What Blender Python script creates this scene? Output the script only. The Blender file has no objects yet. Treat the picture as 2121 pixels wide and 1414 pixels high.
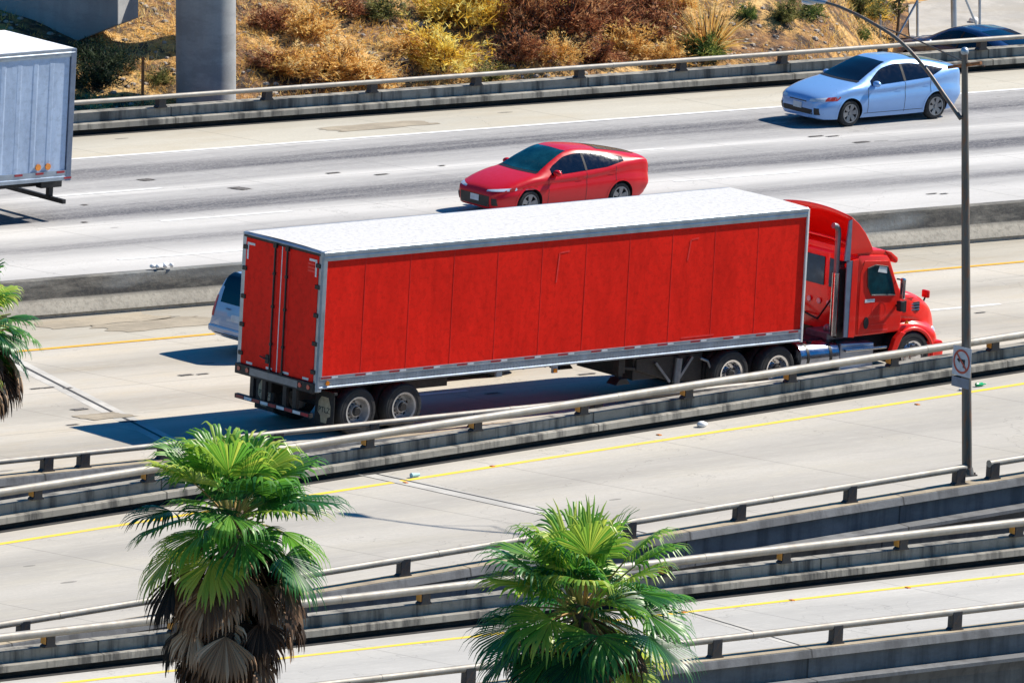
import bpy, bmesh, math, random
import numpy as np
from mathutils import Vector, Matrix, noise
random.seed(7)
R = math.radians
SC = bpy.context.scene
COL = SC.collection

# ------------------------------------------------------------------ camera
F_PX, CAM = 31528.07, Vector((-199.105, -240.204, 59.390))
YAW, PITCH, ROLL = 0.7050379, 0.1809343, 0.0542569
fw = Vector((math.sin(YAW)*math.cos(PITCH), math.cos(YAW)*math.cos(PITCH), -math.sin(PITCH)))
r0 = Vector((math.cos(YAW), -math.sin(YAW), 0)); u0 = r0.cross(fw)
rt = math.cos(ROLL)*r0 + math.sin(ROLL)*u0
up = -math.sin(ROLL)*r0 + math.cos(ROLL)*u0
cd = bpy.data.cameras.new('camera'); cam = bpy.data.objects.new('camera', cd); COL.objects.link(cam)
cam.matrix_world = Matrix(((rt.x, up.x, -fw.x, CAM.x), (rt.y, up.y, -fw.y, CAM.y), (rt.z, up.z, -fw.z, CAM.z), (0, 0, 0, 1)))
cd.sensor_width = 36; cd.lens = 36*F_PX/2121; cd.clip_start = 5; cd.clip_end = 5000
SC.camera = cam

def ray(px, py): return (fw*F_PX + rt*(px-1060.5) - up*(py-707))
def on_y(px, py, Y):
    d = ray(px, py); return CAM + d*((Y-CAM.y)/d.y)
def on_x(px, py, X):
    d = ray(px, py); return CAM + d*((X-CAM.x)/d.x)
def on_z(px, py, z=0.0, g=0.0):
    d = ray(px, py); t = (z+g*CAM.x-CAM.z)/(d.z-g*d.x); return CAM + d*t

# ------------------------------------------------------------------ light
sd = Vector((-0.975, 0.17, -1.0)).normalized()
el = math.asin(-sd.z); az = math.atan2(-sd.x, -sd.y)
w = bpy.data.worlds.new('World'); SC.world = w; w.use_nodes = True
nt = w.node_tree; bg = nt.nodes['Background']
sky = nt.nodes.new('ShaderNodeTexSky'); sky.sky_type = 'NISHITA'; sky.sun_disc = False
sky.sun_elevation = el; sky.sun_rotation = az; sky.air_density = 1.0; sky.dust_density = 0.4; sky.ozone_density = 1.6
hs = nt.nodes.new('ShaderNodeHueSaturation'); hs.inputs['Saturation'].default_value = 2.1; nt.links.new(sky.outputs[0], hs.inputs['Color']); nt.links.new(hs.outputs[0], bg.inputs[0]); bg.inputs[1].default_value = 0.075
ld = bpy.data.lights.new('sun', 'SUN'); ld.energy = 5.0; ld.angle = R(0.5); ld.color = (1.0, 0.93, 0.81)
sun = bpy.data.objects.new('sun', ld); COL.objects.link(sun)
sun.rotation_euler = sd.to_track_quat('-Z', 'Y').to_euler(); sun.location = (30, 0, 60)
SC.view_settings.view_transform = 'Standard'; SC.view_settings.look = 'None'
SC.view_settings.exposure = 0.74; SC.view_settings.gamma = 1.0

# ------------------------------------------------------------------ mesh helper
class MB:
    def __init__(s): s.v = []; s.f = []; s.t = []; s.tint = 0.5
    def add(s, vs, fs):
        o = len(s.v); s.v += [tuple(v) for v in vs]
        for f in fs: s.f.append(tuple(o+i for i in f)); s.t.append(s.tint)
    def box(s, x0, x1, y0, y1, z0, z1):
        s.add([(x0,y0,z0),(x1,y0,z0),(x1,y1,z0),(x0,y1,z0),(x0,y0,z1),(x1,y0,z1),(x1,y1,z1),(x0,y1,z1)],
              [(0,3,2,1),(4,5,6,7),(0,1,5,4),(1,2,6,5),(2,3,7,6),(3,0,4,7)]); return s
    def bar(s, a, b, wy, wz, upv=(0,0,1)):
        a, b = Vector(a), Vector(b); d = (b-a).normalized(); sv = d.cross(Vector(upv)).normalized(); uv = sv.cross(d)
        vs = []
        for p in (a, b):
            for i, j in ((-1,-1),(1,-1),(1,1),(-1,1)): vs.append(p+sv*(i*wy/2)+uv*(j*wz/2))
        s.add(vs, [(3,2,1,0),(4,5,6,7),(0,1,5,4),(1,2,6,5),(2,3,7,6),(3,0,4,7)]); return s
    def tube(s, path, r, n=10, cap=True):
        P = [Vector(p) for p in path]; rs = r if isinstance(r, (list, tuple)) else [r]*len(P)
        o = len(s.v); prev = None
        for i, p in enumerate(P):
            d = (P[min(i+1, len(P)-1)]-P[max(i-1, 0)]).normalized()
            a = prev if prev is not None else (Vector((0,0,1)) if abs(d.z) < .9 else Vector((1,0,0)))
            a = (a-d*a.dot(d)).normalized(); b = d.cross(a); prev = a
            for k in range(n):
                t = 2*math.pi*k/n; s.v.append(tuple(p+(a*math.cos(t)+b*math.sin(t))*rs[i]))
        for i in range(len(P)-1):
            for k in range(n):
                k2 = (k+1) % n
                s.f.append((o+i*n+k, o+i*n+k2, o+(i+1)*n+k2, o+(i+1)*n+k)); s.t.append(s.tint)
        if cap:
            s.f.append(tuple(o+k for k in reversed(range(n)))); s.t.append(s.tint)
            m = o+(len(P)-1)*n; s.f.append(tuple(m+k for k in range(n))); s.t.append(s.tint)
        return s
    def cyl(s, a, b, r0, r1=None, n=24): return s.tube([a, b], [r0, r0 if r1 is None else r1], n)
    def lathe_y(s, c, prof, n=40, close=True):
        # prof: list (r, y) revolve about Y axis through c
        o = len(s.v); m = len(prof)
        for k in range(n):
            t = 2*math.pi*k/n
            for r, y in prof: s.v.append((c[0]+r*math.cos(t), c[1]+y, c[2]+r*math.sin(t)))
        for k in range(n):
            k2 = (k+1) % n
            for i in range(m-1 if not close else m):
                i2 = (i+1) % m
                s.f.append((o+k*m+i, o+k2*m+i, o+k2*m+i2, o+k*m+i2)); s.t.append(s.tint)
        return s
    def prism(s, poly, a, b, axis='y'):
        n = len(poly)
        def P(q, t): return {'y': (q[0], t, q[1]), 'x': (t, q[0], q[1]), 'z': (q[0], q[1], t)}[axis]
        s.add([P(q, a) for q in poly]+[P(q, b) for q in poly],
              [tuple(range(n)), tuple(range(2*n-1, n-1, -1))]+[(i, n+i, n+(i+1) % n, (i+1) % n) for i in range(n)]); return s
    def grid(s, pts):   # pts[i][j]
        o = len(s.v); n, m = len(pts), len(pts[0])
        for r_ in pts: s.v += [tuple(p) for p in r_]
        for i in range(n-1):
            for j in range(m-1):
                s.f.append((o+i*m+j, o+(i+1)*m+j, o+(i+1)*m+j+1, o+i*m+j+1)); s.t.append(s.tint)
        return s
    def ball(s, c, rx, ry, rz, n=14, m=9):
        pts = []
        for i in range(m+1):
            ph = math.pi*i/m-math.pi/2
            pts.append([(c[0]+rx*math.cos(ph)*math.cos(2*math.pi*k/n), c[1]+ry*math.cos(ph)*math.sin(2*math.pi*k/n), c[2]+rz*math.sin(ph)) for k in range(n+1)])
        return s.grid(pts)
    def mesh(s, name, m, smooth=None, bevel=0, fixn=True, tint=False, merge=True):
        me = bpy.data.meshes.new(name); me.from_pydata(s.v, [], s.f); me.update()
        if tint:
            a = me.attributes.new('tint', 'FLOAT', 'FACE'); a.data.foreach_set('value', s.t)
        if fixn or bevel or merge:
            bm = bmesh.new(); bm.from_mesh(me)
            if merge: bmesh.ops.remove_doubles(bm, verts=bm.verts, dist=1e-5)
            if fixn: bmesh.ops.recalc_face_normals(bm, faces=bm.faces)
            if bevel:
                es = [e for e in bm.edges if len(e.link_faces) == 2 and e.calc_face_angle(0) > R(28)]
                bmesh.ops.bevel(bm, geom=es, offset=bevel, segments=2, affect='EDGES', profile=.6, clamp_overlap=True)
            bm.to_mesh(me); bm.free()
        if m: me.materials.append(m)
        if smooth is not None:
            me.shade_smooth(); me.set_sharp_from_angle(angle=R(smooth))
        return me
    def build(s, name, m, parent=None, **k):
        o = bpy.data.objects.new(name, s.mesh(name, m, **k)); COL.objects.link(o)
        if parent is not None: o.parent = parent
        return o

def thing(name, label, cat, loc=(0,0,0), rz=0, group=None):
    o = bpy.data.objects.new(name, None); COL.objects.link(o); o.empty_display_size = .3
    o.location = loc; o.rotation_euler = (0, 0, rz); o['label'] = label; o['category'] = cat
    if group: o['group'] = group
    return o
def tag(o, label, cat, group=None):
    o['label'] = label; o['category'] = cat
    if group: o['group'] = group
    return o
def struct(o): o['kind'] = 'structure'; return o
def copy_tree(o, parent=None):
    c = o.copy(); COL.objects.link(c)
    if parent is not None: c.parent = parent
    for ch in list(o.children): copy_tree(ch, c)
    return c
def text_mesh(txt, size, depth=.004):
    cu = bpy.data.curves.new('lettering', 'FONT'); cu.body = txt; cu.size = size; cu.extrude = depth; cu.align_x = 'CENTER'; cu.align_y = 'CENTER'
    o = bpy.data.objects.new('lettering', cu); COL.objects.link(o)
    me = bpy.data.meshes.new_from_object(o.evaluated_get(bpy.context.evaluated_depsgraph_get()))
    bpy.data.objects.remove(o); return me
def put_text(name, txt, size, m, parent, loc, xdir, ydir, depth=.004):
    me = text_mesh(txt, size, depth); me.materials.append(m)
    o = bpy.data.objects.new(name, me); COL.objects.link(o); o.parent = parent
    x, y = Vector(xdir).normalized(), Vector(ydir).normalized(); z = x.cross(y)
    o.matrix_local = Matrix(((x.x,y.x,z.x,loc[0]),(x.y,y.y,z.y,loc[1]),(x.z,y.z,z.z,loc[2]),(0,0,0,1)))
    return o
def cut(o, cutter_mb, m):
    c = cutter_mb.build('cutter', m); c.parent = o.parent
    md = o.modifiers.new('cut', 'BOOLEAN'); md.object = c; md.operation = 'DIFFERENCE'; md.solver = 'EXACT'
    try: md.material_mode = 'TRANSFER'
    except Exception: pass
    bpy.context.view_layer.update()
    dg = bpy.context.evaluated_depsgraph_get()
    me = bpy.data.meshes.new_from_object(o.evaluated_get(dg)); o.modifiers.clear(); o.data = me
    bpy.data.objects.remove(c)

# ------------------------------------------------------------------ materials
class NT:
    def __init__(s, name):
        s.m = bpy.data.materials.new(name); s.m.use_nodes = True; s.t = s.m.node_tree
        s.b = s.t.nodes['Principled BSDF']
    def n(s, typ, **k):
        x = s.t.nodes.new('ShaderNode'+typ)
        for a, v in k.items(): setattr(x, a, v)
        return x
    def l(s, a, b): s.t.links.new(a, b)
    def val(s, x, sock):
        if hasattr(x, 'links'): s.l(x, sock)
        else: sock.default_value = x
    def math(s, op, a, b=0.0, c=None, clamp=False):
        x = s.n('Math', operation=op, use_clamp=clamp); s.val(a, x.inputs[0]); s.val(b, x.inputs[1])
        if c is not None: s.val(c, x.inputs[2])
        return x.outputs[0]
    def noise(s, vec, scale, detail=4, rough=.55, dist=0.0):
        x = s.n('TexNoise'); s.l(vec, x.inputs['Vector']); x.inputs['Scale'].default_value = scale
        x.inputs['Detail'].default_value = detail; x.inputs['Roughness'].default_value = rough; x.inputs['Distortion'].default_value = dist
        return x.outputs['Fac']
    def map(s, vec, sc, loc=(0,0,0), rot=(0,0,0)):
        x = s.n('Mapping'); s.l(vec, x.inputs[0]); x.inputs['Scale'].default_value = sc; x.inputs['Location'].default_value = loc
        x.inputs['Rotation'].default_value = rot; return x.outputs[0]
    def ramp(s, f, stops, interp='LINEAR'):
        x = s.n('ValToRGB'); s.l(f, x.inputs[0]); e = x.color_ramp.elements; x.color_ramp.interpolation = interp
        while len(e) < len(stops): e.new(.5)
        for i, (p, c) in enumerate(stops):
            e[i].position = p; e[i].color = (c, c, c, 1) if isinstance(c, (int, float)) else (*c, 1)
        return x.outputs[0]
    def mix(s, f, a, b, mode='MIX'):
        x = s.n('Mix', data_type='RGBA', blend_type=mode); s.val(f, x.inputs[0])
        for v, i in ((a, 6), (b, 7)):
            if hasattr(v, 'links'): s.l(v, x.inputs[i])
            else: x.inputs[i].default_value = (*v, 1)
        return x.outputs[2]
    def col(s, c): s.l(c, s.b.inputs['Base Color'])
    def rough(s, r): s.val(r, s.b.inputs['Roughness'])
    def bump(s, h, strength=.3, dist=.02):
        x = s.n('Bump'); s.l(h, x.inputs['Height']); x.inputs['Strength'].default_value = strength; x.inputs['Distance'].default_value = dist
        s.l(x.outputs[0], s.b.inputs['Normal'])
    def geo(s): return s.n('NewGeometry').outputs['Position']
    def obj(s): return s.n('TexCoord').outputs['Object']

def simple(name, c, rough=.5, metal=0, var=.2, vs=6, bump=0, bs=40, coat=0, dirt=None, spec=.5, streak=(1,1,1)):
    k = NT(name); ob = k.map(k.obj(), streak)
    nz = k.noise(ob, vs, 5)
    lo = tuple(x*(1-var) for x in c); hi = tuple(min(1, x*(1+var*.6)) for x in c)
    cc = k.ramp(nz, [(.3, lo), (.7, hi)])
    if dirt:
        dn = k.noise(k.map(k.obj(), streak, (3.1, 1.7, 9.2)), vs*2.3, 6, .65)
        cc = k.mix(k.ramp(dn, [(.5, 0.0), (.72, dirt[1])]), cc, dirt[0])
    k.col(cc)
    rn = k.noise(ob, vs*1.7, 3); k.rough(k.math('MULTIPLY_ADD', rn, .25, rough-.1, clamp=True))
    k.b.inputs['Metallic'].default_value = metal; k.b.inputs['Specular IOR Level'].default_value = spec
    if coat: k.b.inputs['Coat Weight'].default_value = coat; k.b.inputs['Coat Roughness'].default_value = .06
    if bump: k.bump(k.noise(k.obj(), bs, 4), bump, .01)
    return k.m

M = {}
M['black'] = simple('black_steel', (.012, .012, .014), .55, var=.4, dirt=((.05, .045, .04), .5))
M['rubber'] = simple('tyre_rubber', (.022, .023, .025), .8, var=.3, dirt=((.06, .058, .055), .6))
M['dark'] = simple('dark_plastic', (.01, .01, .012), .5, var=.2)
M['glass'] = simple('tinted_glass', (.004, .008, .02), .10, var=.1, spec=.4)
M['tealglass'] = simple('teal_tinted_glass', (.006, .045, .06), .08, var=.7, spec=.5, vs=3)
M['chrome'] = simple('polished_aluminium', (.62, .64, .68), .18, 1.0, var=.15)
M['alu'] = simple('brushed_aluminium', (.36, .42, .50), .42, .8, var=.2, dirt=((.25, .26, .28), .4), vs=3)
M['galv'] = simple('galvanised_rail', (.30, .28, .25), .55, .2, var=.2, vs=3, dirt=((.24, .19, .14), .6))
M['post'] = simple('dark_post_paint', (.02, .022, .03), .5, var=.3, dirt=((.09, .045, .02), .7), vs=9)
M['amber'] = simple('amber_reflector', (.65, .28, .04), .35, var=.2)
M['rim'] = simple('steel_rim', (.42, .42, .42), .45, .5, var=.2, dirt=((.12, .11, .1), .6))
M['redlamp'] = simple('red_lens', (.5, .02, .015), .2, coat=.6)
M['amberlamp'] = simple('amber_lens', (.8, .25, .02), .2, coat=.6)
M['whitelens'] = simple('clear_lens', (.55, .62, .72), .12, coat=1.0)
M['redtape'] = simple('red_tape', (.33, .02, .03), .4)
M['whitetape'] = simple('white_tape', (.7, .72, .75), .4)
M['cabred'] = simple('red_truck_paint', (.80, .016, .008), .32, var=.08, coat=.35, vs=2, spec=.35, dirt=((.4, .03, .03), .25))
M['carred'] = simple('red_metallic_paint', (.52, .004, .012), .32, .0, var=.03, coat=.25, spec=.25)
M['alloy'] = simple('dark_alloy', (.20, .21, .23), .35, .6)
M['carwhite_sky'] = simple('sky_tinted_metallic_paint', (.20, .38, .71), .3, .2, var=.03, coat=.6)  # white car, blue sky reflection put into the paint colour
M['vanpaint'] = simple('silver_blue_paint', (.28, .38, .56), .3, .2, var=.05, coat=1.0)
M['navypaint'] = simple('navy_paint', (.012, .035, .12), .3, .1, coat=.6)
M['greypaint'] = simple('charcoal_paint', (.05, .055, .06), .3, .3, coat=1.0)
M['white'] = simple('white_paint', (.78, .78, .76), .5, var=.12, vs=2, dirt=((.5, .49, .46), .5))
M['plate'] = simple('licence_plate', (.6, .62, .66), .4)
M['ink'] = simple('black_lettering', (.012, .012, .015), .7)
M['pole'] = simple('painted_pole', (.12, .115, .11), .5, .3, var=.25, vs=4, dirt=((.24, .10, .045), .95), streak=(1, 1, .25))
M['rust'] = simple('rusty_steel', (.30, .12, .045), .8, var=.5, vs=8)
M['signwhite'] = simple('sign_white', (.50, .52, .58), .4, dirt=((.4, .4, .42), .4))
M['signred'] = simple('sign_red', (.45, .06, .04), .5, var=.25)
M['signgrey'] = simple('sign_back_grey', (.16, .20, .28), .45, .4)
M['rock'] = simple('pale_rock', (.36, .31, .26), .9, var=.4, bump=.5, bs=6)
M['trashwhite'] = simple('white_plastic', (.75, .75, .75), .5)
M['green'] = simple('green_glass', (.0, .35, .12), .2)

def concrete(name, c, stain=(.10, .095, .09), amt=.5, joint=0.0, vert=True, scale=1.0):
    k = NT(name); p = k.geo()
    base = k.ramp(k.noise(p, .5*scale, 6, .6), [(.3, tuple(x*.82 for x in c)), (.7, tuple(min(1, x*1.12) for x in c))])
    sp = k.noise(p, 22, 3, .7); base = k.mix(k.ramp(sp, [(.35, .35), (.6, 0.0)]), base, tuple(x*.7 for x in c))
    bl = k.noise(k.map(p, (.8, .8, 2.0), (2, 5, 1)), 1.0, 6, .7); base = k.mix(k.ramp(bl, [(.42, .45), (.55, 0.0)]), base, tuple(x*.5 for x in c))
    st = k.noise(k.map(p, (2.6, 2.6, .25) if vert else (.25, 1.6, 1.0)), 1.0*scale, 6, .65)
    base = k.mix(k.ramp(st, [(.48, 0.0), (.63, amt)]), base, stain)
    if joint:
        x = k.n('SeparateXYZ'); k.l(p, x.inputs[0])
        fr = k.math('ABSOLUTE', k.math('SUBTRACT', k.math('FRACT', k.math('DIVIDE', x.outputs[0], joint)), .5))
        base = k.mix(k.math('LESS_THAN', fr, .022/joint), base, tuple(v*.25 for v in c))
    k.col(base); k.rough(.88); k.bump(k.noise(p, 35, 4), .25, .01)
    return k.m
M['conc_wall'] = concrete('barrier_concrete', (.31, .29, .25), (.04, .039, .038), .85, joint=6.1)
M['conc_pier'] = concrete('pier_concrete', (.36, .37, .38), (.22, .22, .22), .4, scale=.5)
M['conc_deck'] = concrete('deck_edge_concrete', (.165, .17, .18), (.05, .05, .055), .6, joint=6.1)
M['grime'] = simple('grimy_shaded_gap', (.03, .028, .027), .95, var=.5, vs=3)  # grime colour with the shade of the recess painted in
M['conc_cap'] = concrete('cap_concrete', (.40, .33, .23), (.16, .13, .10), .5, joint=6.1)

def road(name, c, dirt, bands, slope, y0, y1, joints=4.57, tone=.35, joff=0.0, warm=None, lanes=None):
    """bands: (Y at X=0, 0..1 grime)"""
    k = NT(name); p = k.geo(); s = k.n('SeparateXYZ'); k.l(p, s.inputs[0])
    yc = k.math('SUBTRACT', s.outputs[1], k.math('MULTIPLY', s.outputs[0], slope))
    wob = k.noise(k.map(p, (.05, .25, 1)), 1.0, 3); yw = k.math('ADD', yc, k.math('MULTIPLY_ADD', wob, 1.2, -.6))
    t = k.math('DIVIDE', k.math('SUBTRACT', yw, y0), y1-y0, clamp=True)
    prof = k.ramp(t, [((b-y0)/(y1-y0), v) for b, v in bands], 'EASE')
    base = k.ramp(k.noise(k.map(p, (.12, .5, 1)), 1.0, 6, .6), [(.3, tuple(x*.86 for x in c)), (.7, tuple(min(1, x*1.1) for x in c))])
    if warm:
        base = k.mix(k.ramp(k.noise(k.map(p, (.22, .8, 1), (5, 3, 0)), 1.0, 5, .65), [(.48, 0.0), (.7, .65)]), base, warm)
    st = k.noise(k.map(p, (.045, 1.5, 1)), 1.0, 7, .68)
    st2 = k.noise(k.map(p, (.16, 2.6, 1), (7, 2, 0)), 1.0, 7, .72)
    g = k.math('MULTIPLY', prof, k.ramp(st, [(.30, .62), (.58, 1.0)]))
    g = k.math('ADD', g, k.math('MULTIPLY', k.ramp(st2, [(.55, 0.0), (.8, 1.0)]), tone), clamp=True)
    base = k.mix(k.math('MULTIPLY', g, .97), base, dirt)
    # light scuffs and dark patches
    v = k.n('TexVoronoi'); k.l(k.map(p, (.22, .75, 1)), v.inputs['Vector']); v.inputs['Scale'].default_value = 1.0
    spot = k.math('LESS_THAN', v.outputs['Distance'], .055)
    base = k.mix(k.math('MULTIPLY', spot, .75), base, tuple(x*.25 for x in c))
    fine = k.noise(p, 14, 4, .7); base = k.mix(k.ramp(fine, [(.36, .35), (.56, 0.0)]), base, tuple(x*.72 for x in c))
    gr = k.noise(k.map(p, (2.0, 16, 1)), 1.0, 3, .7); base = k.mix(k.ramp(gr, [(.52, 0.0), (.75, .3)]), base, tuple(min(1, x*1.25) for x in c))
    if joints:
        fr = k.math('ABSOLUTE', k.math('SUBTRACT', k.math('FRACT', k.math('DIVIDE', k.math('ADD', s.outputs[0], k.math('MULTIPLY_ADD', yc, .25, joff)), joints)), .5))
        jn = k.math('MULTIPLY', k.math('LESS_THAN', fr, .022/joints), .45)
        base = k.mix(jn, base, tuple(x*.35 for x in c))
    if lanes:
        for L in lanes:
            d = k.math('ABSOLUTE', k.math('SUBTRACT', yc, L))
            base = k.mix(k.math('MULTIPLY', k.math('LESS_THAN', d, .018), .5), base, tuple(x*.35 for x in c))
    wv = k.n('TexVoronoi', feature='DISTANCE_TO_EDGE'); dv = k.n('VectorMath', operation='ADD'); nz = k.n('TexNoise'); nz.inputs['Scale'].default_value = .9; nz.inputs['Detail'].default_value = 5; k.l(p, nz.inputs['Vector'])
    k.l(k.map(p, (.11, .16, 1)), dv.inputs[0]); sc_ = k.n('VectorMath', operation='SCALE'); k.l(nz.outputs['Color'], sc_.inputs[0]); sc_.inputs['Scale'].default_value = .35; k.l(sc_.outputs[0], dv.inputs[1])
    k.l(dv.outputs[0], wv.inputs['Vector']); wv.inputs['Scale'].default_value = 1.0
    base = k.mix(k.math('MULTIPLY', k.math('LESS_THAN', wv.outputs['Distance'], .0018), .3), base, tuple(x*.3 for x in c))
    k.col(base); k.rough(.85); k.bump(k.noise(p, 30, 4), .12, .01)
    return k.m
# ------------------------------------------------------------------ roads
def lin(a, b): return lambda x: a*x+b
def sheet(name, xs, ylo, yhi, zf, m, dz=0.0, nx=1):
    mb = MB(); X = [xs[0]+(xs[1]-xs[0])*i/nx for i in range(nx+1)]
    mb.grid([[(x, f(x), zf(x)+dz) for f in (ylo, yhi)] for x in X])
    o = mb.build(name, m, fixn=False)
    for p in o.data.polygons:
        if p.normal.z < 0: o.data.flip_normals(); break
    return struct(o)
Z0 = lambda x: 0.0
Z1 = lambda x: .75+.019*x
Z2 = lambda x: .90
XA, XB = -90, 120
M['road_far'] = road('far_carriageway_concrete', (.52, .505, .485), (.032, .032, .045),
    [(14.0, .25), (15.2, .15), (17.0, .38), (18.6, .03), (19.1, .03), (19.9, .42), (20.6, .85), (21.2, .45), (22.0, .04), (22.6, .04), (23.2, .5), (23.7, 1.0), (24.35, 1.0), (24.8, .64), (25.4, .45), (25.85, .05), (26.4, .5), (27.2, .6), (27.8, 1.0), (28.4, .95), (28.8, .62), (29.6, .5), (29.8, .05), (31.6, .05)],
    -.045, 13.5, 32.0, tone=.34, lanes=(25.87, 22.53))
M['road_near'] = road('near_carriageway_concrete', (.49, .45, .385), (.06, .056, .052),
    [(-2.4, .12), (0.0, .18), (1.4, .5), (2.9, .08), (3.5, .1), (4.9, .42), (6.4, .05), (7.2, .12), (8.4, .4), (10.0, .08), (11.5, .2), (13.4, .5)],
    -.02, -2.5, 14.0, tone=.38, lanes=(3.02, 6.52), warm=(.50,.42,.30))
M['shoulder'] = road('shoulder_concrete', (.46, .425, .355), (.17, .15, .12), [(10.6, .1), (12, .35), (13.6, .75)], -.03, 10.3, 14.0, tone=.45, warm=(.40, .33, .23))
M['shoulder_far'] = road('outer_shoulder_concrete', (.46, .43, .36), (.2, .18, .15), [(29.8, .05), (31.0, .2), (31.8, .5)], -.035, 29.7, 32.0, tone=.3, warm=(.42, .36, .26))
M['road_ramp'] = road('ramp_concrete', (.45, .42, .37), (.11, .105, .10), [(-15, .15), (-13.4, .1), (-11.8, .35), (-10, .1), (-8.5, .35), (-6.9, .05), (-5.8, .2)], .078, -15.4, -5.0, tone=.28, warm=(.47, .43, .35))
M['road_ramp2'] = road('lower_ramp_concrete', (.46, .445, .415), (.15, .15, .158), [(-26, .1), (-24.6, .25), (-22.8, .1), (-21.6, .3), (-20.6, .05), (-19.7, .25)], 0.003, -26.4, -19.0, tone=.22)
struct(sheet('road', (XA, XB), lin(-.047, 13.9), lin(-.051, 32.75), Z0, M['road_far']))
struct(sheet('road', (XA, XB), lin(0, -2.6), lin(-.047, 13.9), Z0, M['road_near']))
struct(sheet('road_shoulder', (XA, XB), lin(-.0236, 10.62), lin(-.047, 13.85), Z0, M['shoulder'], .004))
struct(sheet('road_shoulder', (XA, XB), lin(-.0457, 29.9), lin(-.051, 32.62), Z0, M['shoulder_far'], .004))
R1in, R1base = lin(.0807, -15.25), lin(.0793, -5.8)
R2in, R2base = lin(.0, -26.2), lin(.0064, -19.75)
sheet('ramp_road', (XA, 60), R1in, lambda x: R1base(x)+.2, Z1, M['road_ramp'])
sheet('ramp_road', (XA, 60), R2in, lambda x: R2base(x)+.2, Z2, M['road_ramp2'])

# painted markings
def paint(name, c, worn):
    k = NT(name); p = k.geo()
    n = k.noise(k.map(p, (1.5, 9, 1)), 1.0, 6, .7)
    k.col(k.mix(k.ramp(n, [(.45, 0.0), (.72, .85)]), c, worn)); k.rough(.7); return k.m
M['pw'] = paint('white_road_paint', (.70, .70, .70), (.48, .47, .44))
M['py'] = paint('yellow_road_paint', (.78, .54, .03), (.52, .43, .16))
M['po'] = paint('orange_yellow_road_paint', (.74, .37, .015), (.45, .27, .05))
M['tar2'] = simple('tar_blot', (.11, .10, .095), .85, var=.6, vs=5)
M['tar'] = simple('tar_seal', (.045, .043, .042), .8, var=.4)
M['newconc'] = concrete('pale_joint_concrete', (.51, .49, .45), (.38, .36, .33), .5, vert=False)
M['patch'] = concrete('brown_patch', (.37, .315, .235), (.2, .17, .13), .5, vert=False)
def stripe(mb, f, w, a, b, zf, dz):
    n = max(1, int((b-a)/8))
    X = [a+(b-a)*i/n for i in range(n+1)]
    mb.grid([[(x, f(x)-w/2, zf(x)+dz), (x, f(x)+w/2, zf(x)+dz)] for x in X])
mk = MB()
stripe(mk, lin(-.0457, 29.84), .15, XA, XB, Z0, .009)
for k_ in range(-5, 7):
    for f, e in ((lin(-.0345, 25.80), 16.06), (lin(-.0452, 22.46), 17.0), (lin(-.0532, 18.89), 13.03), (lin(-.022, 6.6), 24.6), (lin(-.022, 3.14), 6.66)):
        stripe(mk, f, .13, e-3.66+14.63*k_, e+14.63*k_, Z0, .006)
stripe(mk, lin(-.02, -1.75), .12, XA, XB, Z0, .006)
struct(mk.build('lane_marking', M['pw'], fixn=False))
mk = MB(); stripe(mk, lin(-.0236, 10.55), .15, XA, XB, Z0, .010); struct(mk.build('edge_line', M['po'], fixn=False))
mk = MB(); stripe(mk, lin(.0762, -6.72), .15, XA, 60, Z1, .005); stripe(mk, lin(.0004, -20.62), .14, XA, 60, Z2, .005); struct(mk.build('edge_line', M['py'], fixn=False))
# expansion joints with pale repair bands
def joint(a, b, zf, wj, wb, ext=0.0):
    a, b = Vector((a[0], a[1], 0)), Vector((b[0], b[1], 0)); d = (b-a).normalized(); n = Vector((-d.y, d.x, 0))
    for m, w_, dz, nm in ((M['newconc'], wb, .0025, 'repair_band'), (M['tar'], wj, .0075, 'expansion_joint')):
        mb = MB(); N = 6
        mb.grid([[tuple((p+n*s_*w_)[:2])+(zf((p).x)+dz,) for s_ in (-.5, .5)] for p in [a+(b-a)*(i/N) for i in range(N+1)]])
        struct(mb.build(nm, m, fixn=False))
joint((.75, 13.5), (-3.9, -2.2), Z0, .075, .5)
joint((-3.45, -5.75), (-2.1, -14.95), Z1, .06, .75)
joint((-7.35, -19.7), (-7.5, -26.0), Z2, .045, .35)
joint((47.2, 30.5), (42.6, 13), Z0, .06, .12)
# tar marks left by lane detectors and small stains: thin patches on the pavement
mb = MB(); rnd = random.Random(3)
def blot(mb, c, lx, ly, zf, dz=.014):
    n = 8; o = []
    for (e0, e1) in (((-1,-1),(1,-1)),((1,-1),(1,1)),((1,1),(-1,1)),((-1,1),(-1,-1))):
        for i in range(n):
            t = i/n; u, v = e0[0]+(e1[0]-e0[0])*t, e0[1]+(e1[1]-e0[1])*t
            o.append((c[0]+lx*u*rnd.uniform(.82, 1.05)-.4*ly*v, c[1]+ly*v*rnd.uniform(.8, 1.05)))
    mb.add([(x, y, zf(x)+dz) for x, y in o], [tuple(range(len(o)))])
for px, py, a, b in [(303,373,.22,.17),(497,391,.24,.27),(690,359,.25,.08),(175,425,.1,.08),(175,461,.1,.08),(915,344,.12,.06),(790,362,.25,.07),(1690,283,.3,.07),(1725,283,.25,.06),(1785,295,.3,.1),(1930,402,.2,.06),(1955,402,.15,.06),
                     (385,777,.25,.08),(420,775,.2,.06),(75,805,.2,.06),(100,803,.2,.06),(140,804,.15,.06),(165,848,.25,.12),(265,873,.25,.1),(150,880,.2,.06),(2030,648,.2,.05),(1020,815,.25,.08),(1215,775,.3,.08)]:
    q = on_z(px, py); blot(mb, q, a*.8, b*.7, Z0)
struct(mb.build('tar_patch', M['tar2'], fixn=True))
mb = MB()
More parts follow.
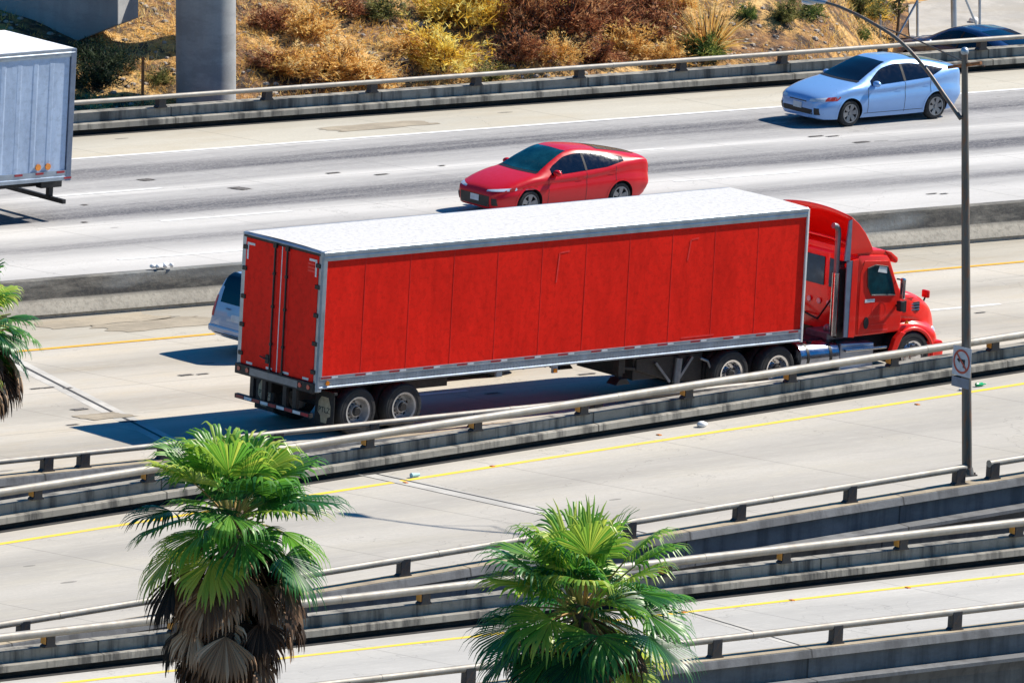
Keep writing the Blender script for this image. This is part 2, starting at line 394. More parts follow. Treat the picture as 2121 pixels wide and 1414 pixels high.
for px, py, a, b in [(330,672,1.6,.5),(200,665,1.8,.45),(780,262,1.5,.35),(1980,455,1.6,.35),(1790,475,1.6,.4),(215,862,.6,.3)]:
    q = on_z(px, py); blot(mb, q, a, b, Z0, .012)
struct(mb.build('pavement_stain', M['patch'], fixn=True))

# ------------------------------------------------------------------ barriers
def sweep(mb, prof, f, zf, a, b, n=30):
    m = len(prof); X = [a+(b-a)*i/n for i in range(n+1)]
    mb.grid([[(x, f(x)+prof[j % m][0], zf(x)+prof[j % m][1]) for j in range(m+1)] for x in X])
    o = len(mb.v)-(n+1)*(m+1)
    mb.f.append(tuple(o+j for j in range(m))); mb.t.append(.5)
    mb.f.append(tuple(o+n*(m+1)+j for j in reversed(range(m)))); mb.t.append(.5)
FACE = [(.16,-.02),(.16,.135),(.0,.14),(.012,.26),(.03,.275),(.19,.285),(.20,.485),(.215,.50),(.50,.50),(.515,.485),(.53,-.9),(.16,-.9)]
BACK = [(.0,.50),(-.012,.485),(-.055,.345),(.07,.325),(.07,-.06),(-.22,-.07),(-.235,-.08),(-.235,-.15),(.55,-.17),(.55,-1.5),(.90,-1.5),(.40,-.1),(.41,.485),(.40,.50)]
def barrier(label, kind, f, zf, a, b, posts, railz, raily, rr, gaps=(), amber=False, name='barrier_wall'):
    t = thing(name, label, 'barrier', (0, f(0), zf(0)), group='concrete barriers with tube railings')
    F = lambda x: f(x)-f(0); ZF = lambda x: zf(x)-zf(0)
    mb = MB(); sweep(mb, FACE if kind == 'face' else BACK, F, ZF, a, b, 40)
    o = mb.build('parapet', M['conc_wall'] if kind == 'face' else M['conc_deck'], t, smooth=20)
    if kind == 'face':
        mb = MB(); sweep(mb, [(-.10,.003),(-.10,.009),(.15,.009),(.15,.132),(.158,.132),(.158,.003)], F, ZF, a, b, 40); mb.build('grimy_shade_strip', M['grime'], t)  # dark strip deepens the recess shade at the wall foot by colour
    if kind == 'back':
        mb = MB(); sweep(mb, [(.003,.501),(.003,.508),(.397,.508),(.397,.501)], F, ZF, a, b, 40); mb.build('coping', M['conc_cap'], t)
    xs = [a]+[g for gg in gaps for g in gg]+[b]
    for i in range(0, len(xs), 2):
        n = 24; X = [xs[i]+(xs[i+1]-xs[i])*j/n for j in range(n+1)]
        MB().tube([(x, F(x)+raily, ZF(x)+railz) for x in X], rr, 12).build('handrail', M['galv'], t, smooth=50)
    # rail sleeves
    mb = MB()
    for x in posts[1::3]: mb.tube([(x+.9, F(x+.9)+raily, ZF(x+.9)+railz), (x+1.05, F(x+1.05)+raily, ZF(x+1.05)+railz)], rr+.004, 12)
    mb.build('rail_sleeve', M['galv'], t, smooth=50)
    top = .50
    pw, rw = (.15, .10) if kind == 'face' else (.17, .12)
    p0 = None
    for x in posts:
        if p0 is None:
            mb = MB(); h = railz-top+rr*.2
            mb.prism([(-pw,0),(pw,0),(pw,.03),(pw*.72,.06),(rw,h),(-rw,h),(-pw*.72,.06),(-pw,.03)], -.08, .08)
            p0 = mb.build('rail_post', M['post'], t, bevel=.012)
            if amber:
                MB().box(-.135, -.125, -.075, .075, .07, h-.02).build('reflector', M['amber'], p0)
            po = p0
        else:
            po = copy_tree(p0, t)
        yy = raily if kind == 'back' else .30
        po.location = (x, F(x)+(raily if kind == 'back' else raily+.08), ZF(x)+top)
    return t
rng = lambda a, s, i, j: [a+s*k for k in range(i, j)]
barrier('concrete barrier with slim tube rail in front of the dry brushy slope', 'face', lin(-.051, 32.45), Z0, -60, 100, rng(21.04, 3.06, -9, 18), .77, .12, .058)
barrier('concrete barrier with amber reflectors on its rail posts, just below the red truck', 'face', R1base, Z1, -70, 60, rng(-3.42, 3.06, -8, 14), .775, .10, .088, amber=True)
barrier('concrete barrier with amber reflectors on the lower ramp, behind the palm crowns', 'face', R2base, Z2, -70, 60, rng(-.95, 3.09, -12, 10), .80, .10, .088, amber=True)
barrier('concrete edge barrier with tube rail that carries the street lamp', 'back', lin(.0807, -15.33), Z1, -70, 60, [-24,-20.9,-17.0,-13.9,-10.8,-7.7,-4.56,-1.47,1.7,4.85,5.85,8.95,12.0,15.1,18.2], .84, .20, .075, gaps=((5.02, 5.72),))
barrier('concrete edge barrier with tube rail nearest the camera at the bottom right', 'back', lin(0, -26.3), Z2, -70, 60, rng(-8.36, 3.06, -8, 10), .86, .20, .075)
barrier('concrete edge barrier with tube rail at the near side of the truck lane', 'back', lin(.003, -2.52), Z0, -70, 60, [-24,-21,-18,-15,-12,-8.95,-8.0,-5.9,-2.9,-.35,2.45,5.75,8.8,11.85,14.9,18,21], .80, .20, .062)
# median barrier
t = thing('median_barrier', 'long stained concrete median barrier between the two carriageways', 'barrier', (0, 13.4, 0))
mb = MB(); JP = [(.04,-.02),(.04,.09),(.0,.10),(.03,.17),(.20,.40),(.27,.80),(.285,.815),(.50,.815),(.515,.80),(.60,.40),(.78,.15),(.78,-.02)]
sweep(mb, JP, lin(-.045, 0.05), Z0, -90, 120, 40)
k = NT('median_concrete'); p = k.geo(); s = k.n('SeparateXYZ'); k.l(p, s.inputs[0])
base = k.ramp(k.noise(p, .7, 6, .6), [(.3, (.31, .285, .24)), (.7, (.42, .39, .33))])
n1 = k.noise(k.map(p, (.6, 1, 2.8)), 1.0, 9, .78)
hz = k.ramp(k.math('DIVIDE', s.outputs[2], .82, clamp=True), [(.40, .05), (.52, 1.0), (1.0, .9)])
f = k.math('MULTIPLY', hz, k.ramp(n1, [(.30, .35), (.52, 1.0)]))
base = k.mix(f, base, (.04, .04, .04))
gx = k.ramp(k.noise(k.map(p, (.16, 1, .8), (4, 0, 0)), 1.0, 3), [(.55, 0.0), (.68, .55)])
base = k.mix(k.math('MULTIPLY', gx, hz), base, (.34, .37, .38))
base = k.mix(k.ramp(k.noise(p, 9, 5, .7), [(.35, .5), (.55, 0.0)]), base, (.13, .12, .10))
k.col(base); k.rough(.9); k.bump(k.noise(p, 12, 6, .7), .4, .02); M['median'] = k.m
mb.build('parapet', M['median'], t, smooth=20)
mb = MB(); q = on_z(372, 568, .82); q = Vector((q.x, 13.4-.045*q.x+.40, .82))
for i in range(7): mb.ball((q.x+(i-3)*.07, q.y+rnd.uniform(-.08,.08), .87+rnd.uniform(0,.05)), rnd.uniform(.05,.12), .06, .05, 7, 5)
tag(mb.build('litter_heap', M['trashwhite'], smooth=60), 'small heap of pale litter lying on top of the median barrier', 'litter')
# pale paint patches over graffiti on the ramp wall
mb = MB()
for px, py, a, b in [(30,1062,.14,.09),(60,1058,.10,.10),(85,1052,.07,.12),(112,1050,.12,.09),(135,1050,.06,.06)]:
    q = on_y(px, py, R1base(-11)+.195)
    q = on_y(px, py, R1base(q.x)+.196); mb.box(q.x-a, q.x+a, R1base(q.x)+.185, R1base(q.x)+.1955, q.z-b, q.z+b)
# ------------------------------------------------------------------ lower ground
k = NT('lower_ground'); p = k.geo()
k.col(k.ramp(k.noise(p, .3, 7, .65), [(.3, (.13, .12, .11)), (.7, (.24, .22, .19))])); k.rough(.95); k.bump(k.noise(p, 6, 5), .3, .03); M['lower'] = k.m
mb = MB(); mb.grid([[(x, y, -6.5) for y in (-900, -60, 34, 60)] for x in (-900, -60, 120, 900)]); struct(mb.build('ground', M['lower'], fixn=False))
# ------------------------------------------------------------------ hillside
def sm(a, b, x):
    t = max(0, min(1, (x-a)/(b-a))); return t*t*(3-2*t)
def ht(x, y):
    u = x-.853*(y-32.3)
    sl = .34-.27*sm(38.5, 45, u)
    b = 32.2
    z = -.55+sl*(y-b)+.05*(min(x, 46)-34)
    z = min(z, 9+.02*(y-b))
    rough = 1-sm(43, 45.5, u)
    n = noise.noise(Vector((x*.35, y*.35, 0)))*.28+noise.noise(Vector((x*1.1, y*1.1, 4)))*.10
    return z+n*rough*sm(32.2, 33.2, y)-1.5*sm(41.8, 44.8, u)
def on_hill(px, py):
    d = ray(px, py).normalized(); t = ((31.8-CAM.y)/d.y)
    for i in range(4000):
        q = CAM+d*t
        if q.y > 32.2 and q.z <= ht(q.x, q.y): return q
        t += .03
    return q
k = NT('dry_soil'); p = k.geo()
c1 = k.ramp(k.noise(p, .38, 6, .62), [(.36, (.045, .028, .02)), (.44, (.26, .13, .05)), (.52, (.56, .32, .10)), (.68, (.68, .47, .20))])
c2 = k.mix(k.ramp(k.noise(p, 2.4, 7, .75), [(.42, .9), (.54, 0.0)]), c1, (.035, .022, .018))
c2 = k.mix(k.ramp(k.noise(p, 6.5, 5, .7), [(.58, 0.0), (.72, .8)]), c2, (.55, .43, .31))
k.col(c2); k.rough(.95); k.bump(k.noise(p, 5, 8, .7), 1.0, .12); M['soil'] = k.m
X = [-60+i*1.2 for i in range(58)]+[10+i*.22 for i in range(191)]+[53+i*2 for i in range(35)]
Y = [32.1+i*.2 for i in range(70)]+[46.5+i*1.5 for i in range(60)]+[140, 200, 400]
mb = MB(); mb.grid([[(x, y, ht(x, y)) for y in Y] for x in X])
o = mb.build('hillside', M['soil'], fixn=False, smooth=70, merge=False)
if o.data.polygons[0].normal.z < 0: o.data.flip_normals()
struct(o)
# pale side road at the right
M['siderd'] = concrete('pale_side_road', (.42, .40, .37), (.30, .27, .22), .5, vert=False)
def inroad(x, y): return x > 46.6+.0*(y-32)
mb = MB(); XX = [0+i*.0 for i in range(1)]
pts = []
for i in range(40):
    row = []
    for j in range(40):
        y = 32.6+j*.6+.02*j*j; x0 = 45.5+.853*(y-32.6)+.25*noise.noise(Vector((y*.8, 3, 0))); x = x0+i*.9+.02*i*i
        row.append((x, y, ht(x, y)+.03))
    pts.append(row)
mb.grid(pts); o = mb.build('side_road', M['siderd'], fixn=False, smooth=60)
if o.data.polygons[0].normal.z < 0: o.data.flip_normals()
struct(o)

# ------------------------------------------------------------------ dry vegetation
def foliage_mat(name, cols, trans=.25):
    k = NT(name); a = k.n('Attribute'); a.attribute_name = 'tint'
    n = len(cols); k.col(k.ramp(a.outputs['Fac'], [(i/(n-1), c) for i, c in enumerate(cols)]))
    k.rough(.75); k.b.inputs['Specular IOR Level'].default_value = .25
    if trans:
        tr = k.n('BsdfTranslucent'); mx = k.n('MixShader'); mx.inputs[0].default_value = trans
        k.l(k.ramp(a.outputs['Fac'], [(i/(n-1), tuple(min(1, v*1.3) for v in c)) for i, c in enumerate(cols)]), tr.inputs[0])
        out = k.t.nodes['Material Output']; k.l(k.b.outputs[0], mx.inputs[1]); k.l(tr.outputs[0], mx.inputs[2]); k.l(mx.outputs[0], out.inputs[0])
    return k.m
M['gold'] = foliage_mat('golden_dry_leaves', [(.26, .13, .02), (.70, .44, .05), (.88, .64, .11), (.92, .76, .28)])
M['straw'] = foliage_mat('straw', [(.24, .10, .03), (.66, .37, .09), (.85, .55, .17), (.90, .68, .34)])
M['redbrown'] = foliage_mat('red_brown_leaves', [(.035, .014, .010), (.19, .062, .032), (.36, .14, .06), (.56, .31, .15)])
M['olive'] = foliage_mat('olive_leaves', [(.025, .03, .015), (.09, .10, .03), (.20, .21, .06), (.40, .36, .14)])
M['greenleaf'] = foliage_mat('green_leaves', [(.01, .03, .012), (.04, .10, .025), (.14, .22, .05), (.36, .38, .10)])
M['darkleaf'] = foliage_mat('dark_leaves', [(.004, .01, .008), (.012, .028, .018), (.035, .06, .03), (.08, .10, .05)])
M['twig'] = simple('twig', (.10, .07, .05), .9)
def blade(mb, p, d, L, w_, rg, droop=.3, seg=3):
    d = Vector(d).normalized(); sd_ = d.cross(Vector((rg.uniform(-1,1), rg.uniform(-1,1), rg.uniform(-.3,1)))).normalized()
    pts = []; q = Vector(p); dd = d.copy()
    for i in range(seg+1):
        ww = w_*(1-i/seg)**.7+.002; pts.append((q-sd_*ww, q+sd_*ww))
        dd = (dd+Vector((0,0,-droop/seg))).normalized(); q = q+dd*(L/seg)
    mb.grid(pts)
def shrub_mesh(kind, seed, n, m):
    rg = random.Random(seed); mb = MB()
    for i in range(n):
        a = rg.uniform(0, 2*math.pi)
        if kind == 'tuft':
            e = R(rg.uniform(35, 88)); r_ = rg.uniform(0, .18)
            mb.tint = min(1, max(0, rg.gauss(.6, .25)))
            blade(mb, (r_*math.cos(a), r_*math.sin(a), -.03), (math.cos(a)*math.cos(e), math.sin(a)*math.cos(e), math.sin(e)), rg.uniform(.45, 1.0), .012, rg, rg.uniform(.2, .9))
        else:
            e = math.asin(rg.uniform(0.0, 1)); r_ = rg.uniform(.35, 1)**.6*(1+.28*math.sin(3*a+seed)+.22*math.sin(5*a+2*seed))*(.85+.75*noise.noise(Vector((math.cos(a)*1.6, math.sin(a)*1.6, e*2.2+seed))))
            c = Vector((r_*.62*math.cos(a)*math.cos(e), r_*.62*math.sin(a)*math.cos(e), .12+r_*.78*math.sin(e)))
            base_t = .55+1.1*noise.noise(c*3.2+Vector((seed, 0, 0)))
            for j in range(3):
                mb.tint = min(1, max(0, rg.gauss(base_t, .2)))
                dd = (c+Vector((rg.gauss(0,.5), rg.gauss(0,.5), rg.gauss(.35,.45)))).normalized()
                blade(mb, c, dd, rg.uniform(.05, .13)*(2.6 if rg.random() < .05 else 1), rg.uniform(.006, .013), rg, .4, 2)
    return mb.mesh('foliage', m, fixn=False, tint=True, merge=False)
def stems_mesh(seed):
    rg = random.Random(seed); mb = MB()
    for i in range(9):
        a = rg.uniform(0, 6.28); e = R(rg.uniform(40, 85)); d = Vector((math.cos(a)*math.cos(e), math.sin(a)*math.cos(e), math.sin(e)))
        mb.tube([(0,0,-.1), d*.35, d*.75+Vector((rg.uniform(-.1,.1), rg.uniform(-.1,.1), 0))], [.02, .014, .005], 5)
    return mb.mesh('stems', M['twig'])
STEM = [stems_mesh(i) for i in range(2)]
cache = {}
def shrub(px, py, sz, mat, kind, label, n=None, sq=1.0, cat='shrub'):
    key = (mat, kind, (len(cache)) % 3 if n is None else n)
    n_ = n or (1150 if kind == 'bush' else 300)
    if key not in cache: cache[key] = shrub_mesh(kind, len(cache)+1, n_, M[mat])
    q = on_hill(px, py)
    t = thing('dry_shrub' if mat in ('gold','straw','redbrown') else 'green_shrub', label, cat, (q.x, q.y, q.z-.04), rnd.uniform(0, 6.28))
    t.scale = (sz, sz, sz*sq)
    for nm, me in (('foliage', cache[key]), ('stems', STEM[rnd.randrange(2)])):
        o = bpy.data.objects.new(nm, me); COL.objects.link(o); o.parent = t
    return t
SH = [
 (915,150,1.45,'gold','bush','golden dry shrub right above the barrier, the lower of the two brightest', .9),
 (965,60,1.5,'gold','bush','tall golden shrub reaching the top of the photo beside the red brown brush', 1.1),
 (905,40,.9,'gold','bush','small golden shrub at the top left of the tall golden one', 1),
 (1085,60,1.3,'redbrown','bush','red brown shrub just right of the tall golden shrub, at the top', 1.1),
 (1180,75,1.6,'redbrown','bush','large dark red brown shrub in the middle of the brushy slope', 1.0),
 (1080,128,1.1,'redbrown','bush','low red brown shrub close to the barrier rail, beside the golden shrubs', .8),
 (1270,70,1.25,'redbrown','bush','rounded rust brown shrub right of the largest red brown one', .9),
 (1240,130,1.0,'redbrown','bush','low rust coloured bush directly behind the barrier rail', .7),
 (1355,75,1.2,'redbrown','bush','dull brown bush left of the feathery straw tuft', .8),
 (1400,20,1.0,'straw','bush','straw coloured bush at the top edge, above the dull brown bush', .8),
 (1330,15,1.2,'redbrown','bush','brown bush cut by the top edge, right of centre', .8),
 (1155,128,.9,'straw','bush','pale straw bush just behind the rail in front of the brown shrubs', .8),
 (1010,165,.8,'olive','bush','low olive bush peeping through the gap under the barrier rail', .6),
 (1465,105,1.35,'straw','tuft','tall feathery straw coloured tuft with green base', 1.1),
 (1462,125,.95,'greenleaf','bush','green bush at the foot of the feathery straw tuft', .8),
 (1627,48,.75,'olive','bush','round olive green bush under the lamp head', 1),
 (1678,38,.6,'greenleaf','bush','small dark green bush to the right of the lamp head', .9),
 (1548,40,.5,'greenleaf','bush','small green weed on the bare rocky soil', .9),
 (1775,38,1.15,'olive','bush','wide yellow green bush beside the bare sapling', .8),
 (1808,42,.8,'gold','bush','yellow bush leaning against the wide yellow green one', .9),
 (1785,82,.4,'greenleaf','bush','tiny green bush above the white car', .9),
 (640,80,1.25,'straw','bush','straw coloured bush highest on the slope right of the round column', .75),
 (700,160,1.6,'straw','bush','broad straw mound behind the barrier, right of the round column', .6),
 (600,160,1.3,'straw','bush','straw mound nearest the round column', .65),
 (770,175,1.1,'straw','bush','low straw mound left of the golden shrubs', .6),
 (790,40,.9,'olive','bush','dull olive bush on the dark soil at the top', .8),
 (720,30,.9,'redbrown','bush','dark brown bush at the top edge left of the golden shrubs', .7),
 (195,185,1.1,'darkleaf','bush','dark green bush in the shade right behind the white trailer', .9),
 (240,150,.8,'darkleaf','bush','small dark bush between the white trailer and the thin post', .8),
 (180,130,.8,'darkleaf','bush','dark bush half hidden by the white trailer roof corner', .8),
 (330,175,.6,'olive','bush','small olive bush at the left foot of the round column', .8),
]
SH += [
 (1120,20,1.2,'gold','bush','golden brown bush at the top edge between the golden and the rust shrubs', .9),
 (1300,110,1.1,'straw','bush','tan bush tangled between the rust shrubs and the barrier rail', .7),
 (1210,25,1.3,'redbrown','bush','rust shrub at the top edge above the largest red brown one', .9),
 (1385,130,.9,'straw','bush','tan tuft just left of the green foot of the feathery tuft', .7),
 (1025,30,1.0,'straw','bush','pale straw bush at the top edge right of the tall golden shrub', .9),
 (850,110,.9,'straw','bush','straw bush left of the lower golden shrub', .7),
 (560,60,1.0,'redbrown','bush','dark brown brush to the right of the round column', .7),
 (548,140,.9,'redbrown','bush','low dark brown brush at the right foot of the round column', .6),
]
for px, py, sz, mat, kind, lab, sq in SH: shrub(px, py, sz, mat, kind, lab, None, sq)
# bare sapling
q = on_hill(1857, 85)
t = thing('sapling', 'thin upright sapling with sparse dull leaves beside the braced fence post', 'tree', (q.x, q.y, q.z-.05))
rg = random.Random(5); mb = MB(); lf = MB()
mb.tube([(0,0,0),(.03,0,.7),(.0,.02,1.5),(.04,0,2.4)], [.045,.035,.025,.008], 7)
for i in range(40):
    h = rg.uniform(.35, 2.3); a = rg.uniform(0, 6.28); L = rg.uniform(.25, .6)*(1.2-h/2.6); d = Vector((math.cos(a)*.6, math.sin(a)*.6, .8)).normalized()
    mb.tube([(.01,0,h), Vector((.01,0,h))+d*L], [.009,.003], 4)
    for j in range(16):
        lf.tint = min(1, max(0, rg.gauss(.55, .25))); blade(lf, Vector((.01,0,h))+d*L*rg.uniform(.25,1.05), (rg.gauss(0,1), rg.gauss(0,1), rg.gauss(.3,.8)), rg.uniform(.06,.13), .016, rg, .3, 2)
mb.build('trunk', M['twig'], t); lf.build('crown', M['olive'], t, fixn=False, tint=True, merge=False)
# ground cover: one mass of dry grass, and loose stones
rg = random.Random(11); mb = MB(); gr = MB()
for i in range(26000):
    px, py = rg.uniform(120, 1900), rg.uniform(-40, 205)
    x = rg.uniform(13, 54); y = rg.uniform(32.4, 42)
    if x-.853*(y-32.3) > 44.9: continue
    dn = noise.noise(Vector((x*.45, y*.45, 7)))+.35*noise.noise(Vector((x*1.5, y*1.5, 2)))
    dens = .16+(.7 if 25.5 < x < 33.5 else .12)
    if dn < .25-dens+rg.uniform(-.25, .25): continue
    z = ht(x, y)
    for j in range(3):
        a = rg.uniform(0, 6.28); e = R(rg.uniform(30, 85)); mb.tint = min(1, max(0, rg.gauss(.55+dn*.5, .22)))
        blade(mb, (x+rg.uniform(-.07,.07), y+rg.uniform(-.07,.07), z-.02), (math.cos(a)*math.cos(e), math.sin(a)*math.cos(e), math.sin(e)), rg.uniform(.07, .24), .007, rg, .5, 2)
o = mb.build('dry_grass', M['straw'], fixn=False, tint=True, merge=False); o['kind'] = 'stuff'
for i in range(1500):
    x = rg.uniform(13, 46); y = rg.uniform(32.4, 41); r_ = rg.uniform(.02, .085)*(1.6 if rg.random() < .06 else 1)
    gr.ball((x, y, ht(x, y)), r_*rg.uniform(.8,1.5), r_, r_*.7, 6, 4)
o = gr.build('loose_stones', M['rock'], merge=False); o['kind'] = 'stuff'

# ------------------------------------------------------------------ column and pier cap of the crossing viaduct, plus an added shadow column
def col_thing(px, Y, r_, name, label, h=26):
    q = on_y(px, 120, Y); zb = ht(q.x, Y)-.6
    t = thing(name, label, 'column', (q.x-.066*(q.z-zb), Y, zb))
    lean = Vector((-.066, 0, 1))
    mb = MB(); n = 20
    mb.tube([lean*(h*i/12) for i in range(13)], r_, 40); mb.build('shaft', M['conc_pier'], t, smooth=40)
    mb = MB(); mb.tube([lean*h, lean*(h+.4), lean*(h+.8)], [r_, r_*1.1, r_*1.25], 32); mb.build('capital', M['conc_pier'], t, smooth=40)
    MB().box(-r_*1.5, r_*1.5, -r_*1.5, r_*1.5, -.6, .12).build('footing', M['conc_pier'], t, bevel=.02)
    return t
col_thing(443, 34.6, .71, 'concrete_column', 'thick round grey concrete column standing behind the far barrier')
qh = on_hill(436, 92); col_thing(444, qh.y, .5, 'concrete_column', 'short concrete column added to shade the slope, almost wholly hidden behind the thick round one', 2.5)  # added stub column, its height set by the shadow it throws
# thin rusty fence post beside the column
def slim_post(name, label, px, pyb, pyt, r_, m, parent=None, cat='post'):
    q = on_hill(px, pyb); top = on_y(px, pyt, q.y)
    o = MB().tube([(0,0,-.3), (top.x-q.x, 0, top.z-q.z)], r_, 10).build(name, m, smooth=50)
    o.location = q; tag(o, label, cat); return o
slim_post('fence_post', 'thin dark upright post on the slope left of the round column', 296, 222, 118, .035, M['rust'])
# pier cap
Yc = 37.0
P0 = on_y(247, 0, Yc)
d1 = Vector((-.5, .86, 0)); d2 = Vector((.86, .5, 0)); ctr = Vector((P0.x, Yc, 0))
zt_ = P0.z+2.4
t = thing('pier_cap', 'grey concrete pier cap with sloping underside and a sunlit end, at the top left', 'bridge pier', (P0.x, Yc, ht(P0.x, Yc)))
zb_ = ht(P0.x, Yc)
pe = on_y(247, 52, Yc); z_tip = pe.z-zb_
Wd = 1.35
def at_len(l): return d1*l
mb = MB()
def sec(l, zlow, ztop): 
    b = d1*l; lean = lambda z: Vector((-.066*z, 0, 0))
    return [b+Vector((0,0,zlow))+lean(zlow), b+d2*Wd+Vector((0,0,zlow))+lean(zlow), b+d2*Wd+Vector((0,0,ztop))+lean(ztop), b+Vector((0,0,ztop))+lean(ztop)]
off = .066*z_tip
secs = [sec(0, z_tip, z_tip+3.2), sec(2.2, z_tip-1.05, z_tip+3.2), sec(4.2, z_tip-1.9, z_tip+3.2), sec(9, z_tip-1.9, z_tip+3.2)]
secs = [[p+Vector((off,0,0)) for p in s_] for s_ in secs]
mb.grid([s_+[s_[0]] for s_ in secs]); mb.add(secs[0], [(0,1,2,3)]); mb.add(secs[-1], [(3,2,1,0)])
mb.build('cap_beam', M['conc_pier'], t, bevel=.03)
mb = MB(); b = d1*7+d2*.46; mb.tube([b+Vector((off,0,-3)), b+Vector((off-.066*(z_tip-1.6),0,z_tip-1.6))], .7, 32); mb.build('shaft', M['conc_pier'], t, smooth=40)
nd = -d2
q = on_y(20, 66, Yc)
fl = Vector((0,0,0))
# bridge number painted on the shaded face
nrm = Vector((-.86,-.5,0)); D_ = ray(22, 64); p0 = t.location+Vector((off,0,0)); 
tt = (p0-CAM).dot(nrm)/D_.dot(nrm); hit = CAM+D_*tt-t.location
p0 = p0+Vector((-.066*hit.z, 0, 0)); tt = (p0-CAM).dot(nrm)/D_.dot(nrm); hit = CAM+D_*tt-t.location+nrm*.03
put_text('bridge_number', '04', .42, M['ink'], t, hit, -d1, (0,0,1))
# horizontal form line on the face
# ------------------------------------------------------------------ viaduct deck crossing at the right, out of frame but shading the side road
t = thing('viaduct', 'concrete viaduct deck crossing over the road beyond the right edge', 'bridge', (74, 60, 0))
mb = MB(); mb.prism([(0,9.2),(.5,8.8),(3,8.2),(9,8.2),(11.5,8.8),(12,9.2),(12,10.2),(11.7,10.2),(11.7,9.5),(.3,9.5),(.3,10.2),(0,10.2)], -24, 60)
mb.build('deck', M['conc_pier'], t)
for y in (-20, 5, 30): MB().tube([(6,y,-8),(6,y,8.3)], .9, 24).build('column', M['conc_pier'], t, smooth=40)

# ------------------------------------------------------------------ fence frame at the right
f0 = on_hill(1902, 84)
t = thing('fence', 'galvanised fence posts with diagonal braces beside the pale side road', 'fence', f0)
def rel(px, py, Y=None): return on_y(px, py, f0.y if Y is None else Y)-f0
for a, b, r_, nm in (((1902,92),(1900,-60),.032,'fence_post'),((2031,60),(2029,-60),.035,'fence_post'),((1978,65),(1974,-90),.075,'gate_post'),((1824,92),(1823,30),.03,'fence_post')):
    MB().tube([rel(*a)+Vector((0,0,-.35)), rel(*b)], r_, 10).build(nm, M['alu'], t, smooth=50)
for a, b in (((1852,82),(1900,2)),((2026,52),(1996,-10))):
    MB().tube([rel(*a)+Vector((0,0,-.1)), rel(*b)], .028, 8).build('brace', M['alu'], t, smooth=50)
MB().tube([rel(1823,-55), rel(2029,-80)], .025, 8).build('top_rail', M['alu'], t, smooth=50)

# litter on the side road
q = on_hill(2016, 49)
mb = MB(); mb.ball((0, 0, .08), .14, .12, .09, 9, 6); mb.v = [(a+.035*noise.noise(Vector((a*30,b*30,c*30))), b, c+.03*noise.noise(Vector((c*40,a*30,b*30)))) for a, b, c in mb.v]
o = mb.build('plastic_bag', M['trashwhite'], smooth=60); o.location = q; tag(o, 'crumpled white bag on the pale side road beyond the dark parked car', 'bag')
